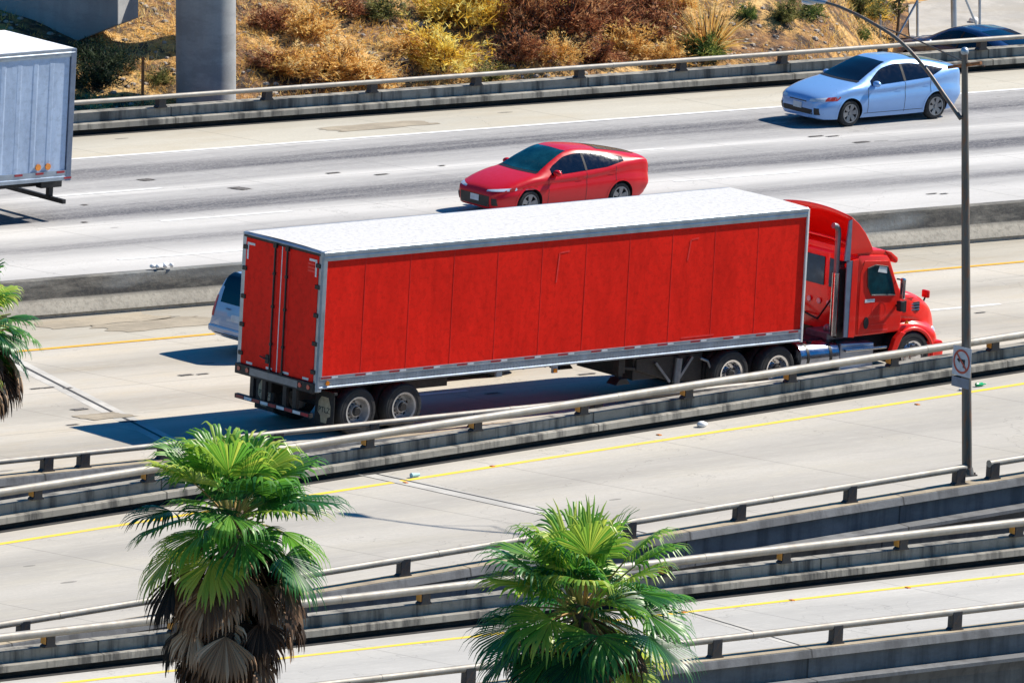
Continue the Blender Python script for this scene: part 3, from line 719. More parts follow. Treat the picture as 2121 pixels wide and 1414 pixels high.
# ------------------------------------------------------------------ wheels
def wheel(parent, c, r_, w_, rr, style, side=-1, rim_m=None, spokes=5):
    """axis along Y; side -1 = outer face towards -Y. tyre is the part, rim its child"""
    s = side
    mb = MB(); prof = [(rr, 0), (rr+.02, .0), (r_*.93, s*.0-.0), (r_*.985, -s*.03), (r_, -s*.06), (r_, -s*(w_-.06)), (r_*.985, -s*(w_-.03)), (r_*.93, -s*w_), (rr, -s*w_)]
    # groove rings
    mb.lathe_y((0,0,0), prof, 44); mb.lathe_y((0,0,0), [(r_*.80, s*.006), (r_*.84, s*.006), (r_*.84, -s*.02), (r_*.80, -s*.02)], 44)
    ty = mb.build('wheel', M['rubber'], parent, smooth=35); ty.location = c
    m = rim_m or M['rim']; mb = MB()
    if style == 'truck_out':   # dish facing in (dual wheels)
        mb.lathe_y((0,0,0), [(rr+.012, s*.012), (rr-.03, s*.0), (rr-.05, -s*.10), (rr*.72, -s*.145), (rr*.42, -s*.15), (rr*.40, -s*.06), (.001, -s*.05), (.001, -s*.2), (rr, -s*.2)], 40)
        rim = mb.build('rim', m, ty, smooth=35)
        mb = MB()
        for k in range(10):
            a = 2*math.pi*k/10; mb.cyl((rr*.5*math.cos(a), -s*.15, rr*.5*math.sin(a)), (rr*.5*math.cos(a), -s*.115, rr*.5*math.sin(a)), .014, n=6)
        mb.cyl((0,-s*.06,0), (0,-s*.0,0), rr*.34, rr*.26, 20)
        mb.build('hub', M['black'], rim, smooth=35)
        for k in range(5):
            a = 2*math.pi*(k+.3)/5; c2 = (rr*.70*math.cos(a), -s*.138, rr*.70*math.sin(a)); MB().cyl(c2, (c2[0], -s*.15, c2[2]), .034, n=12).build('vent_hole', M['black'], rim)
    elif style == 'truck_front':
        mb.lathe_y((0,0,0), [(rr+.012, s*.012), (rr-.03, s*.0), (rr-.05, -s*.03), (rr*.75, s*.045), (rr*.5, s*.05), (rr*.45, s*.11), (.001, s*.13), (.001, -s*.1), (rr, -s*.1)], 40)
        rim = mb.build('rim', M['chrome'], ty, smooth=35)
        mb = MB()
        for k in range(10):
            a = 2*math.pi*k/10; c2 = (rr*.78*math.cos(a), s*.048, rr*.78*math.sin(a)); mb.cyl((c2[0], s*.03, c2[2]), c2, .026, n=10)
        mb.build('vent_hole', M['black'], rim)
    else:
        mb.lathe_y((0,0,0), [(rr+.01, s*.006), (rr-.02, s*.0), (rr-.035, -s*.06), (.001, -s*.06), (.001, -s*.12), (rr, -s*.12)], 36)
        rim = mb.build('rim', M['dark'], ty, smooth=35)
        mb = MB(); 
        for k in range(spokes):
            a = 2*math.pi*(k+.15)/spokes; 
            p1 = Vector((math.cos(a)*.03, -s*.015, math.sin(a)*.03)); p2 = Vector((math.cos(a)*(rr-.015), s*.0, math.sin(a)*(rr-.015)))
            tn = Vector((-math.sin(a), 0, math.cos(a))); 
            q1, q2 = .035, .062
            mb.add([p1-tn*q1, p1+tn*q1, p2+tn*q2, p2-tn*q2]+[v+Vector((0,-s*.04,0)) for v in (p1-tn*q1, p1+tn*q1, p2+tn*q2, p2-tn*q2)], [(0,1,2,3),(4,7,6,5),(0,4,5,1),(1,5,6,2),(2,6,7,3),(3,7,4,0)])
        mb.lathe_y((0,0,0), [(rr+.006, s*.008), (rr-.022, s*.008), (rr-.03, -s*.02), (rr+.006, -s*.02)], 36)
        mb.cyl((0,-s*.04,0), (0,s*.006,0), .055, .045, 14)
        mb.build('spokes', m, rim, smooth=35)
    return ty

# ------------------------------------------------------------------ passenger cars (lofted body)
def interp(tab, x):
    xs = [a for a, b in tab]; ys = [b for a, b in tab]
    if x <= xs[0]: return ys[0]
    if x >= xs[-1]: return ys[-1]
    for i in range(len(xs)-1):
        if x <= xs[i+1]:
            h = xs[i+1]-xs[i]; t = (x-xs[i])/h
            def sl(j):
                if j <= 0: return (ys[1]-ys[0])/(xs[1]-xs[0])
                if j >= len(xs)-1: return (ys[-1]-ys[-2])/(xs[-1]-xs[-2])
                a, b = (ys[j]-ys[j-1])/(xs[j]-xs[j-1]), (ys[j+1]-ys[j])/(xs[j+1]-xs[j])
                return 0 if a*b <= 0 else 2*a*b/(a+b)
            m0, m1 = sl(i)*h, sl(i+1)*h
            return (2*t**3-3*t*t+1)*ys[i]+(t**3-2*t*t+t)*m0+(-2*t**3+3*t*t)*ys[i+1]+(t**3-t*t)*m1
class Body:
    def __init__(s, tabs, L): s.T = tabs; s.L = L; s.cache = {}
    def section(s, x):
        x = max(0, min(s.L, x)); k = round(x, 4)
        if k in s.cache: return s.cache[k]
        g = lambda n: interp(s.T[n], x)
        zu, ws, wm, zm, wb, zb, wr, zr, zt = (g(n) for n in ('zu','ws','wm','zm','wb','zb','wr','zr','zt'))
        P = [(0,zu),(ws*.85,zu),(ws,zu+.07),(wm,zm),(wb+.3*(wm-wb),zb-.5*(zb-zm)+.02),(wb,zb),(wr,zr),(wr*.62,zt-.28*(zt-zr)),(0,zt)]
        out = []
        n = len(P); seg = 6
        for i in range(n-1):
            p0 = P[i-1] if i else (-P[1][0], P[1][1]); p1, p2 = P[i], P[i+1]; p3 = P[i+2] if i+2 < n else (-P[n-2][0], P[n-2][1])
            for j in range(seg):
                t = j/seg; tt, t3 = t*t, t*t*t; te = .55
                out.append(tuple((2*t3-3*tt+1)*p1[c]+(t3-2*tt+t)*te*(p2[c]-p0[c])*.9+(-2*t3+3*tt)*p2[c]+(t3-tt)*te*(p3[c]-p1[c])*.9 for c in (0,1)))
        out.append(P[-1]); out[0] = P[0]
        out = [(max(0, y), z) for y, z in out]
        s.cache[k] = out; return out
    def y_side(s, x, z):
        q = s.section(x); best = 0
        for i in range(7, len(q)-1):
            (y1, z1), (y2, z2) = q[i], q[i+1]
            if (z1-z)*(z2-z) <= 0 and z1 != z2: best = max(best, y1+(y2-y1)*(z-z1)/(z2-z1))
        return best
    def z_top(s, x, y):
        q = s.section(x); y = abs(y)
        for i in range(len(q)-1, 30, -1):
            (y1, z1), (y2, z2) = q[i-1], q[i]
            if y2 <= y <= y1: return z2+(z1-z2)*((y-y2)/(y1-y2) if y1 != y2 else 0)
        return q[36][1]
    def inside(s, x, y, z):
        if x < 0 or x > s.L: return False
        q = s.section(x)
        return q[0][1] < z and abs(y) < s.y_side(x, z)
    def x_end(s, y, z, front=True):
        a, b = (0, s.L*.25) if front else (s.L, s.L*.72)
        if s.inside(a, y, z): return a
        for i in range(80):
            x = a+(b-a)*i/80
            if s.inside(x, y, z):
                lo, hi = a+(b-a)*(i-1)/80, x
                for _ in range(14):
                    m = (lo+hi)/2
                    if s.inside(m, y, z): hi = m
                    else: lo = m
                return hi
        return b
    def mesh(s):
        mb = MB(); n = 96; pts = []
        for i in range(n+1):
            t = i/n; x = s.L*(t+ .03*math.sin(2*math.pi*t)*-1)
            q = s.section(x); pts.append([(x, y, z) for y, z in q]+[(x, -y, z) for y, z in reversed(q[:-1])])
        mb.grid(pts)
        for e in (pts[0], pts[-1]): mb.add(e[:-1], [tuple(range(len(e)-1))])
        return mb
    # patches lying on the skin
    def side(s, f0, f1, xa, xb, sy, off=.006, n=20, m=14):
        pts = []
        for i in range(n+1):
            x = xa+(xb-xa)*i/n; a, b = f0(x), f1(x)
            pts.append([(x, sy*(s.y_side(x, a+(b-a)*j/m)+off), a+(b-a)*j/m) for j in range(m+1)])
        return pts
    def top(s, xa, xb, w_, off=.006, n=16, m=14):
        # xa, xb functions of v in -1..1 ; w_(x) half width
        pts = []
        for i in range(n+1):
            row = []
            for j in range(m+1):
                v = -1+2*j/m; x = xa(v)+(xb(v)-xa(v))*i/n; y = v*w_(x)
                row.append((x, y, s.z_top(x, y)+off))
            pts.append(row)
        return pts
    def end(s, ya, yb, za, zb, front=True, off=.006, n=10, m=6):
        pts = []
        for i in range(n+1):
            y = ya+(yb-ya)*i/n; a = za(y) if callable(za) else za; b = zb(y) if callable(zb) else zb; row = []
            for j in range(m+1):
                z = a+(b-a)*j/m; row.append((s.x_end(y, z, front)+(-off if front else off), y, z))
            pts.append(row)
        return pts
def solid(pts, m, name, parent, thick=.006, d=None, smooth=40):
    mb = MB(); mb.grid(pts); o = mb.build(name, m, parent, smooth=smooth, fixn=False)
    return o

def make_car(name, label, paint, B, ax, r_, Xw, Yw, face=-1, opts=None, zw=0.0, rz=None):
    """body runs x=0 nose .. L tail; face=-1 nose to -X, face=+1 nose to +X"""
    O = opts or {}
    t = thing(name, label, O.get('cat', 'car'), (Xw, Yw, zw), (0 if face < 0 else math.pi) if rz is None else rz)
    body = B.mesh().build('body', paint, t, smooth=45)
    W_ = max(b for a, b in B.T['wm'])
    c = MB()
    for x in ax: c.cyl((x, -W_-.2, r_+.0), (x, -W_+.24, r_), r_+.055, n=40); c.cyl((x, W_-.24, r_), (x, W_+.2, r_), r_+.055, n=40)
    cut(body, c, M['dark'])
    body.data.shade_smooth(); body.data.set_sharp_from_angle(angle=R(40))
    vis = 1 if face > 0 else -1
    for x in ax:
        for sy in (-1, 1): wheel(t, (x, sy*(W_-.035), r_), r_, .21, r_*.70, 'car', sy, O.get('rim', M['alu']), O.get('spokes', 5))
    a0, a1 = O['ws']; wb, wt = O['wsw']
    hw = lambda x: wb+(wt-wb)*max(0, min(1, (x-a0)/(a1-a0)))
    solid(B.top(lambda v: a0+.10*v*v, lambda v: a1+.05*v*v, hw, .007), M['tealglass'] if paint is M['carred'] else M['glass'], 'windshield', t)
    # dark cowl with wipers
    solid(B.top(lambda v: a0-.10+.10*v*v, lambda v: a0-.004+.10*v*v, lambda x: wb, .005, 2), M['dark'], 'cowl', t)
    b0, b1 = O['rw']; w0, w1 = O['rww']
    hw2 = lambda x: w0+(w1-w0)*max(0, min(1, (x-b0)/(b1-b0)))
    solid(B.top(lambda v: b0-.05*v*v, lambda v: b1-.03*v*v, hw2, .007), M['glass'], 'rear_window', t)
    for sy in (-1, 1):
        for xa, xb in O['wins']:
            solid(B.side(O['wlo'], O['whi'], xa, xb, sy, .007), M['glass'], 'side_window', t)
        if 'gap' in O:
            for xa, xb in O['gap']: solid(B.side(O['wlo'], O['whi'], xa, xb, sy, .012, 4), M['ink'], 'window_pillar', t)
        for xd, z0, z1 in O['seams']:
            solid(B.side(lambda x: z0, lambda x: z1, xd-.006, xd+.006, sy, .003, 1, 14), M['dark'], 'door_seam', t)
        solid(B.side(lambda x: O['sill'], lambda x: O['sill']+.012, ax[0]+.42, ax[1]-.42, sy, .003, 12, 1), M['dark'], 'door_seam', t)
        for xh, zh in O['handles']:
            y = B.y_side(xh, zh); MB().box(xh-.09, xh+.09, sy*y-.012, sy*y+.022*sy+.012, zh-.014, zh+.016).build('door_handle', paint, t, bevel=.006)
        xm, zm = O['mirror']; y = B.y_side(xm, zm)
        mm = MB().ball((xm, sy*(y+.10), zm+.03), .09, .12, .075, 14, 9).build('mirror', paint, t, smooth=60)
        MB().bar((xm, sy*(y-.02), zm-.01), (xm, sy*(y+.06), zm+.005), .06, .03).build('mirror_arm', M['dark'], mm)
        # arches
        for x in ax:
            mb = MB(); rr = r_+.055
            P = []
            for i in range(25):
                a = R(-12+204*i/24); row = []
                for q in (rr-.002, rr+.05):
                    xx, zz = x+q*math.cos(a), r_+q*math.sin(a); row.append((xx, sy*(B.y_side(xx, max(zz, .24))+.005), max(zz, .2)))
                P.append(row)
            solid(P, paint, 'arch_lip', t)
        hl = O['head']; solid(B.end(sy*(hl[1]-.06), sy*(hl[1]+.015), hl[2], hl[3], True, .010, 4, 4), M['redlamp'], 'side_marker', t); solid(B.end(sy*hl[0], sy*hl[1], hl[2], hl[3], True, .008, 14, 5), M['whitelens'], 'headlight', t)
        tl = O['tail']; solid(B.end(sy*tl[0], sy*tl[1], tl[2], tl[3], False, .008, 10, 6), M['redlamp'], 'taillight', t)
    for g in O.get('grille', []): solid(B.end(-g[0], g[0], g[1], g[2], True, .006, 16, 4), M['dark'], 'grille', t)
    for g in O.get('fogs', []):
        for sy in (-1, 1): solid(B.end(sy*g[0], sy*g[1], g[2], g[3], True, .008, 5, 4), M['dark'], 'fog_light_bezel', t)
    pz = O.get('plate', .45); solid(B.end(-.15, .15, pz-.07, pz+.07, True, .015, 3, 2), M['plate'], 'licence_plate', t)
    pr = O.get('rplate', .8); solid(B.end(-.15, .15, pr-.07, pr+.07, False, .012, 3, 2), M['plate'], 'licence_plate', t)
    return t

def tabs(L, **k): return k
HA = dict(
 zt=[(0,.60),(.06,.70),(.25,.80),(.6,.90),(1.0,.99),(1.2,1.03),(1.7,1.27),(2.1,1.42),(2.5,1.485),(2.9,1.485),(3.4,1.435),(3.9,1.35),(4.25,1.27),(4.40,1.235),(4.46,1.14),(4.48,.90)],
 zr=[(0,.58),(.06,.67),(.25,.76),(.6,.86),(1.0,.945),(1.2,.985),(1.7,1.20),(2.1,1.345),(2.5,1.405),(2.9,1.405),(3.4,1.36),(3.9,1.285),(4.25,1.21),(4.40,1.18),(4.46,1.09),(4.48,.88)],
 wr=[(0,.42),(.06,.54),(.25,.63),(.6,.70),(1.0,.72),(1.2,.70),(1.7,.605),(2.1,.56),(2.5,.555),(3.4,.575),(3.9,.62),(4.25,.665),(4.40,.67),(4.46,.64),(4.48,.54)],
 zb=[(0,.54),(.06,.62),(.25,.69),(.6,.78),(1.0,.86),(1.2,.88),(1.7,.905),(2.5,.95),(3.4,1.02),(3.9,1.085),(4.25,1.11),(4.40,1.09),(4.46,1.0),(4.48,.82)],
 wb=[(0,.50),(.06,.63),(.25,.74),(.6,.80),(1.0,.825),(1.7,.835),(2.5,.84),(3.4,.825),(3.9,.80),(4.25,.765),(4.40,.74),(4.46,.70),(4.48,.62)],
 wm=[(0,.52),(.06,.66),(.25,.78),(.6,.85),(1.0,.868),(2.5,.8725),(3.6,.868),(4.0,.855),(4.25,.825),(4.40,.79),(4.46,.745),(4.48,.66)],
 zm=[(0,.40),(.6,.52),(2.5,.58),(3.8,.62),(4.48,.55)],
 ws=[(0,.46),(.06,.60),(.25,.72),(.6,.80),(2.5,.825),(3.9,.80),(4.25,.74),(4.40,.69),(4.48,.5)],
 zu=[(0,.22),(.3,.17),(2.5,.17),(4.1,.2),(4.48,.34)])
HB = dict(HA)
HB['zt'] = [(0,.55),(.06,.64),(.25,.74),(.6,.855),(1.0,.955),(1.2,1.0),(1.7,1.26),(2.1,1.415),(2.45,1.46),(2.9,1.435),(3.4,1.375),(3.9,1.295),(4.25,1.225),(4.42,1.19),(4.50,1.11),(4.54,.9)]
HB['zr'] = [(0,.53),(.06,.61),(.25,.70),(.6,.82),(1.0,.915),(1.2,.955),(1.7,1.195),(2.1,1.34),(2.45,1.38),(2.9,1.355),(3.4,1.305),(3.9,1.23),(4.25,1.165),(4.42,1.135),(4.50,1.05),(4.54,.86)]
for n_ in ('wr','zb','wb','wm','ws','zm','zu'): HB[n_] = [(a if a < 4.4 else a+.06, b) for a, b in HA[n_]]
HB['zb'] = [(0,.50),(.06,.58),(.25,.66),(.6,.75),(1.0,.84),(1.2,.865),(1.7,.895),(2.5,.945),(3.4,1.03),(3.9,1.09),(4.25,1.09),(4.46,1.04),(4.52,.93),(4.54,.78)]
OA = dict(ws=(1.22,2.16), wsw=(.665,.50), rw=(3.15,4.2), rww=(.47,.46),
  wins=((1.58,2.58),(2.64,3.86)), gap=((2.575,2.645),),
  wlo=lambda x: .925+(x-1.4)*.052+max(0,x-3.4)*.28, whi=lambda x: min(.93+(x-1.40)*.62, interp([(1.7,1.15),(2.1,1.315),(2.5,1.375),(2.9,1.365),(3.2,1.325),(3.52,1.275),(3.86,1.20)], x)-.0),
  seams=((1.46,.30,.90),(2.61,.26,.96),(3.42,.46,1.0)), sill=.285, handles=((2.42,.80),(3.30,.86)), mirror=(1.66,.955),
  head=(.40,.80,lambda y: .60+.08*(abs(y)-.4),lambda y: .66+.18*(abs(y)-.4)), tail=(.48,.72,.74,1.04),
  grille=((.52,.30,.42),(.30,.575,.60)), fogs=((.56,.68,.30,.46),), plate=.47)
OB = dict(OA); OB.update(rim=M['alloy'], ws=(1.2,2.14), rw=(3.2,4.3), wins=((1.58,2.55),(2.60,3.72)), gap=((2.545,2.605),), grille=((.50,.26,.50),), head=(.36,.84,lambda y: .60+.10*(abs(y)-.36),lambda y: .64+.16*(abs(y)-.36)), plate=.42,
  wlo=lambda x: .915+(x-1.4)*.06+max(0,x-3.2)*.13, whi=lambda x: min(.92+(x-1.36)*.66, interp([(1.7,1.14),(2.1,1.31),(2.45,1.352),(2.9,1.328),(3.3,1.285),(3.72,1.21)], x)), seams=((1.46,.30,.88),(2.58,.26,.95),(3.46,.48,1.03)),
  handles=((2.40,.82),(3.36,.90)), tail=(.40,.72,.78,1.0))
BA, BB = Body(HA, 4.48), Body(HB, 4.54)
# right-hand lanes run towards +X, far carriageway towards -X. placing by the near front wheel's ground contact
def place(px, py, xw): q = on_z(px, py, 0); return q
qa = on_z(1761, 263, 0)          # white car near front tyre
OA['spokes'] = 6; OA['rim'] = M['alloy']
carA = make_car('hatchback_car', 'sky tinted white hatchback driving away to the left beside the far barrier', M['carwhite_sky'], BA, (.93, 3.63), .315, qa.x-.93, qa.y+.86, -1, OA)
qb = on_z(1097, 452, 0)
carB = make_car('hatchback_car', 'bright red hatchback half hidden behind the red trailer roof', M['carred'], BB, (.93, 3.63), .315, qb.x-.93, qb.y+.86, -1, OB)
for o in list(carB.children):
    if o.name.startswith('wheel'): pass
# amber corner lamps and badge
# hidden lane-two car whose front wheel shows under the trailer
OC = dict(OB)
qc = on_z(1032, 781, 0)
make_car('sedan_car', 'dark car hidden behind the red trailer, only its front wheel and shadow showing beneath', M['greypaint'], BB, (.93, 3.63), .315, qc.x+.93, qc.y+.86, 1, OC)

make_car('parked_car', 'dark blue parked car behind the far barrier, only its roof and windows showing', M['navypaint'], BA, (.93, 3.63), .315, 49.2, 37.0, -1, OA, -1.27, -math.pi/2)
# minivan -------------------------------------------------------------
HV = dict(
 zt=[(0,.66),(.06,.78),(.25,.90),(.6,1.02),(1.0,1.12),(1.2,1.20),(1.7,1.48),(2.1,1.66),(2.5,1.73),(3.4,1.755),(4.2,1.75),(4.70,1.735),(4.84,1.67),(4.96,1.42),(5.08,1.04),(5.14,.82)],
 zr=[(0,.64),(.06,.75),(.25,.86),(.6,.98),(1.0,1.07),(1.2,1.14),(1.7,1.40),(2.1,1.58),(2.5,1.65),(3.4,1.68),(4.2,1.67),(4.70,1.655),(4.84,1.59),(4.96,1.36),(5.08,1.01),(5.14,.80)],
 wr=[(0,.5),(.06,.62),(.25,.72),(.6,.78),(1.2,.78),(1.7,.72),(2.5,.70),(4.2,.70),(4.66,.69),(4.80,.70),(4.95,.76),(5.08,.78),(5.14,.74)],
 zb=[(0,.58),(.06,.68),(.25,.76),(.6,.86),(1.2,.98),(2.5,1.04),(4.2,1.08),(4.66,1.08),(4.80,1.06),(4.95,1.02),(5.08,.88),(5.14,.7)],
 wb=[(0,.6),(.06,.74),(.25,.84),(.6,.9),(1.2,.93),(2.5,.94),(4.2,.93),(4.66,.91),(4.80,.90),(4.95,.88),(5.08,.86),(5.14,.80)],
 wm=[(0,.62),(.06,.77),(.25,.87),(.6,.95),(1.2,.985),(4.2,.985),(4.66,.97),(4.80,.96),(4.95,.94),(5.08,.92),(5.14,.86)],
 zm=[(0,.45),(5.14,.58)], ws=[(0,.56),(.25,.8),(.6,.9),(4.2,.93),(4.8,.9),(5.08,.88),(5.14,.82)], zu=[(0,.25),(.4,.2),(4.5,.22),(5.0,.34),(5.14,.42)])
BV = Body(HV, 5.14)
qv = on_z(437, 682, .45)
Lx = qv.x+5.1; Yv = qv.y-.86
OV = dict(ws=(1.22,2.1), wsw=(.82,.66), rw=(4.74,4.98), rww=(.62,.70), wins=((1.75,2.7),(2.76,3.75),(3.81,4.55)), wlo=lambda x: 1.05+(x-1.6)*.015, whi=lambda x: min(1.02+(x-1.45)*.75, 1.60),
  seams=((1.5,.3,1.0),(2.73,.3,1.05),(3.78,.3,1.05)), sill=.33, handles=((2.6,.92),(3.0,.95)), mirror=(1.7,1.1), head=(.45,.82,.66,.80), tail=(.74,.90,.78,1.22), grille=((.5,.3,.5),), plate=.45, rplate=.83, cat='minivan')
van = make_car('minivan', 'silver blue minivan showing its rear at the left of the red trailer', M['vanpaint'], BV, (.95, 4.0), .34, Lx, Yv, 1, OV)
solid(BV.end(-.70, .70, .425, .445, False, .010, 10, 1), M['dark'], 'bumper_step', van)
solid(BV.end(-.62, .62, 1.10, 1.52, False, .012, 14, 8), M['glass'], 'tailgate_window', van)
solid(BV.end(-.30, .30, .74, .92, False, .006, 8, 4), M['vanpaint'], 'plate_recess', van)
MB().box(5.02, 5.17, -.90, .90, .44, .60).build('rear_bumper', M['vanpaint'], van, bevel=.05)
xt = BV.x_end(.2, .98, False); put_text('badge', 'TOWN', .05, M['signgrey'], van, (xt+.02, -.30, .99), (0,1,0), (-.3,0,1))
M['tank'] = simple('dark_chrome_tank', (.26, .30, .38), .2, 1.0, var=.3)
M['steelblue'] = simple('dull_steel', (.20, .22, .25), .45, .6)
# ------------------------------------------------------------------ red semi trailer (local = road frame, origin at its rear near corner)
def trailer_side_mat(name, c, warp=.22):
    k = NT(name); p = k.obj()
    n1 = k.noise(k.map(p, (.7, 1, .35)), 1.0, 5, .6); n2 = k.noise(k.map(p, (3, 3, .9)), 1.0, 5, .7)
    cc = k.ramp(n1, [(.3, tuple(x*.88 for x in c)), (.7, tuple(x*1.06 for x in c))])
    cc = k.mix(k.ramp(n2, [(.60, 0.0), (.82, .22)]), cc, tuple(x*.55+.004 for x in c))
    cr = k.noise(k.map(p, (1.6, 1, .5), (2, 0, 1), (0, .5, 0)), 1.0, 4, .6, 1.2); cc = k.mix(k.ramp(cr, [(.50, 0.0), (.60, .22), (.70, 0.0)]), cc, tuple(x*.55 for x in c))
    sp = k.noise(p, 13, 5, .75); cc = k.mix(k.ramp(k.noise(p, 7, 6, .75), [(.36, .5), (.52, 0.0)]), cc, tuple(x*.62 for x in c)); cc = k.mix(k.ramp(sp, [(.55, 0.0), (.72, .5)]), cc, tuple(min(1, x*1.15+.015) for x in c))
    k.col(cc); k.rough(k.math('MULTIPLY_ADD', n2, .25, .38))
    k.bump(k.noise(k.map(p, (.9, 1, .5)), 1.0, 3), warp, .12)
    k.b.inputs['Specular IOR Level'].default_value = .08
    return k.m
M['tred'] = trailer_side_mat('red_trailer_skin', (.93, .020, .010))
M['tredback'] = trailer_side_mat('red_trailer_door', (.90, .020, .011), .15)
M['seam'] = simple('dark_red_seam', (.80, .014, .009), .6)
k = NT('translucent_white_roof'); p = k.geo()
cc = k.ramp(k.noise(p, 9, 7, .85), [(.38, (.40, .385, .38)), (.50, (.56, .545, .53)), (.7, (.60, .59, .57))]); cc = k.mix(k.ramp(k.noise(p, 1.1, 5, .7), [(.62, 0.0), (.8, .5)]), cc, (.50, .46, .46))
k.col(cc); k.rough(.6); k.bump(k.noise(p, 20, 3), .15, .01); M['troof'] = k.m
k = NT('faded_mark'); k.col(k.ramp(k.noise(k.geo(), 9, 5, .7), [(.45, (.86, .018, .012)), (.65, (.86, .045, .035))])); k.rough(.5); M['faded'] = k.m

L, W, ZB, ZT = 13.396, 2.59, 1.08, 3.987
T = thing('semi_trailer', 'long bright red box trailer with white roof behind the red tractor', 'trailer', (0, 0, 0))
mb = MB(); mb.box(.08, L-.03, .02, W-.02, ZB+.1, ZT-.03); mb.build('box_core', M['tred'], T)
# near side: panels as one skin with seams proud of it
SEAMS = [1.18, 2.40, 3.59, 4.79, 6.01, 7.22, 8.43, 9.62, 10.81, 12.03]
for sy, y in ((-1, 0.0), (1, W)):
    xs = [.10]+SEAMS+[L-.04]
    rg = random.Random(9)
    n = 150; mz = 26; pts = []
    for i in range(n+1):
        x = .10+(L-.14)*i/n; row = []
        for j in range(mz+1):
            z = ZB+.25+(ZT-.19-ZB-.25)*j/mz
            d = .003*noise.noise(Vector((x*.9, z*.55, 3)))*min(1, (x-.1)*2, (L-.04-x)*2)*math.sin(math.pi*j/mz)
            row.append((x, y+sy*(d-.008+.012), z))
        pts.append(row)
    mb = MB(); mb.grid(pts); mb.build('side_wall', M['tred'], T, smooth=60, fixn=False)
    mb = MB()
    for x in SEAMS: 
        mb.box(x-.018, x+.018, y+sy*.0-.006, y+sy*.022+.0, ZB+.25, ZT-.19) if sy > 0 else mb.box(x-.005, x+.005, -.0075, .004, ZB+.25, ZT-.19)
    mb.build('wall_seam', M['seam'], T)
    # rails
    ysg = y
    yo = lambda a: (ysg+sy*a)
    mb = MB(); mb.prism([(yo(.0), ZT-.20), (yo(.030), ZT-.20), (yo(.036), ZT-.125), (yo(.030), ZT-.11), (yo(.030), ZT-.085), (yo(.044), ZT-.075), (yo(.044), ZT-.015), (yo(.02), ZT+.004), (yo(-.03), ZT+.004), (yo(-.03), ZT-.20)], .03, L-.02, 'x')
    mb.build('top_rail', M['alu'], T)
    mb = MB(); mb.prism([(yo(-.02), ZB-.0), (yo(.035), ZB), (yo(.040), ZB+.03), (yo(.028), ZB+.05), (yo(.028), ZB+.19), (yo(.036), ZB+.205), (yo(.036), ZB+.262), (yo(-.02), ZB+.262)], .06, L-.02, 'x')
    for x in [.12+.0833*i for i in range(158)]:
        for zz in (ZB+.085, ZB+.155): mb.box(x-.013, x+.013, yo(.028)-.005, yo(.028)+.004, zz-.012, zz+.012)
    mb.build('bottom_rail', M['alu'], T)
    for i in range(15):
        x = .10+.922*i
        MB().box(x, min(L-.03, x+.27), yo(.036)-.003, yo(.036)+.003, ZB+.212, ZB+.252).build('reflective_strip', M['redtape'], T)
    for i in range(14):
        x = .10+.922*i+.29; MB().box(x, x+.16, yo(.036)-.002, yo(.036)+.002, ZB+.215, ZB+.25).build('reflective_strip', M['whitetape'], T)
    # corner posts
    mb = MB(); mb.prism([(-.005, yo(-.10)), (.085, yo(-.10)), (.125, yo(.03)), (.02, yo(.032)), (-.03, yo(.01))], ZB-.06, ZT+.004, 'z'); mb.build('rear_corner_post', M['alu'], T, bevel=.008)
    MB().box(L-.035, L+.02, min(yo(-.04), yo(.040)), max(yo(-.04), yo(.040)), ZB-.02, ZT-.02).build('front_corner_post', M['white'], T, bevel=.01)
mb = MB(); pts = []
for i in range(40):
    x = .04+(L-.06)*i/39; pts.append([(x, .03+(W-.06)*j/14, ZT+.006+.02*math.sin(math.pi*j/14)+.004*noise.noise(Vector((x*1.5, j*.4, 0)))) for j in range(15)])
mb.grid(pts); mb.build('roof', M['troof'], T, smooth=60, fixn=False)
# faint ghost lettering marks on the side
def flat_mark(segs, w_):
    mb = MB()
    for p1, p2 in segs:
        q1, q2 = on_y(*p1, -.008), on_y(*p2, -.008); d = Vector((q2.x-q1.x, q2.z-q1.z)).normalized(); n_ = Vector((-d.y, d.x))*w_/2
        mb.prism([(q1.x-n_.x, q1.z-n_.y), (q2.x-n_.x, q2.z-n_.y), (q2.x+n_.x, q2.z+n_.y), (q1.x+n_.x, q1.z+n_.y)], -.0086, -.0078)
    mb.build('faded_marking', M['faded'], T)
flat_mark([((1432,497),(1448,493)),((1432,497),(1424,540))], .035)
flat_mark([((1160,524),(1180,520)),((1160,524),(1152,585))], .035)
flat_mark([((1410,700),(1478,693))], .04)
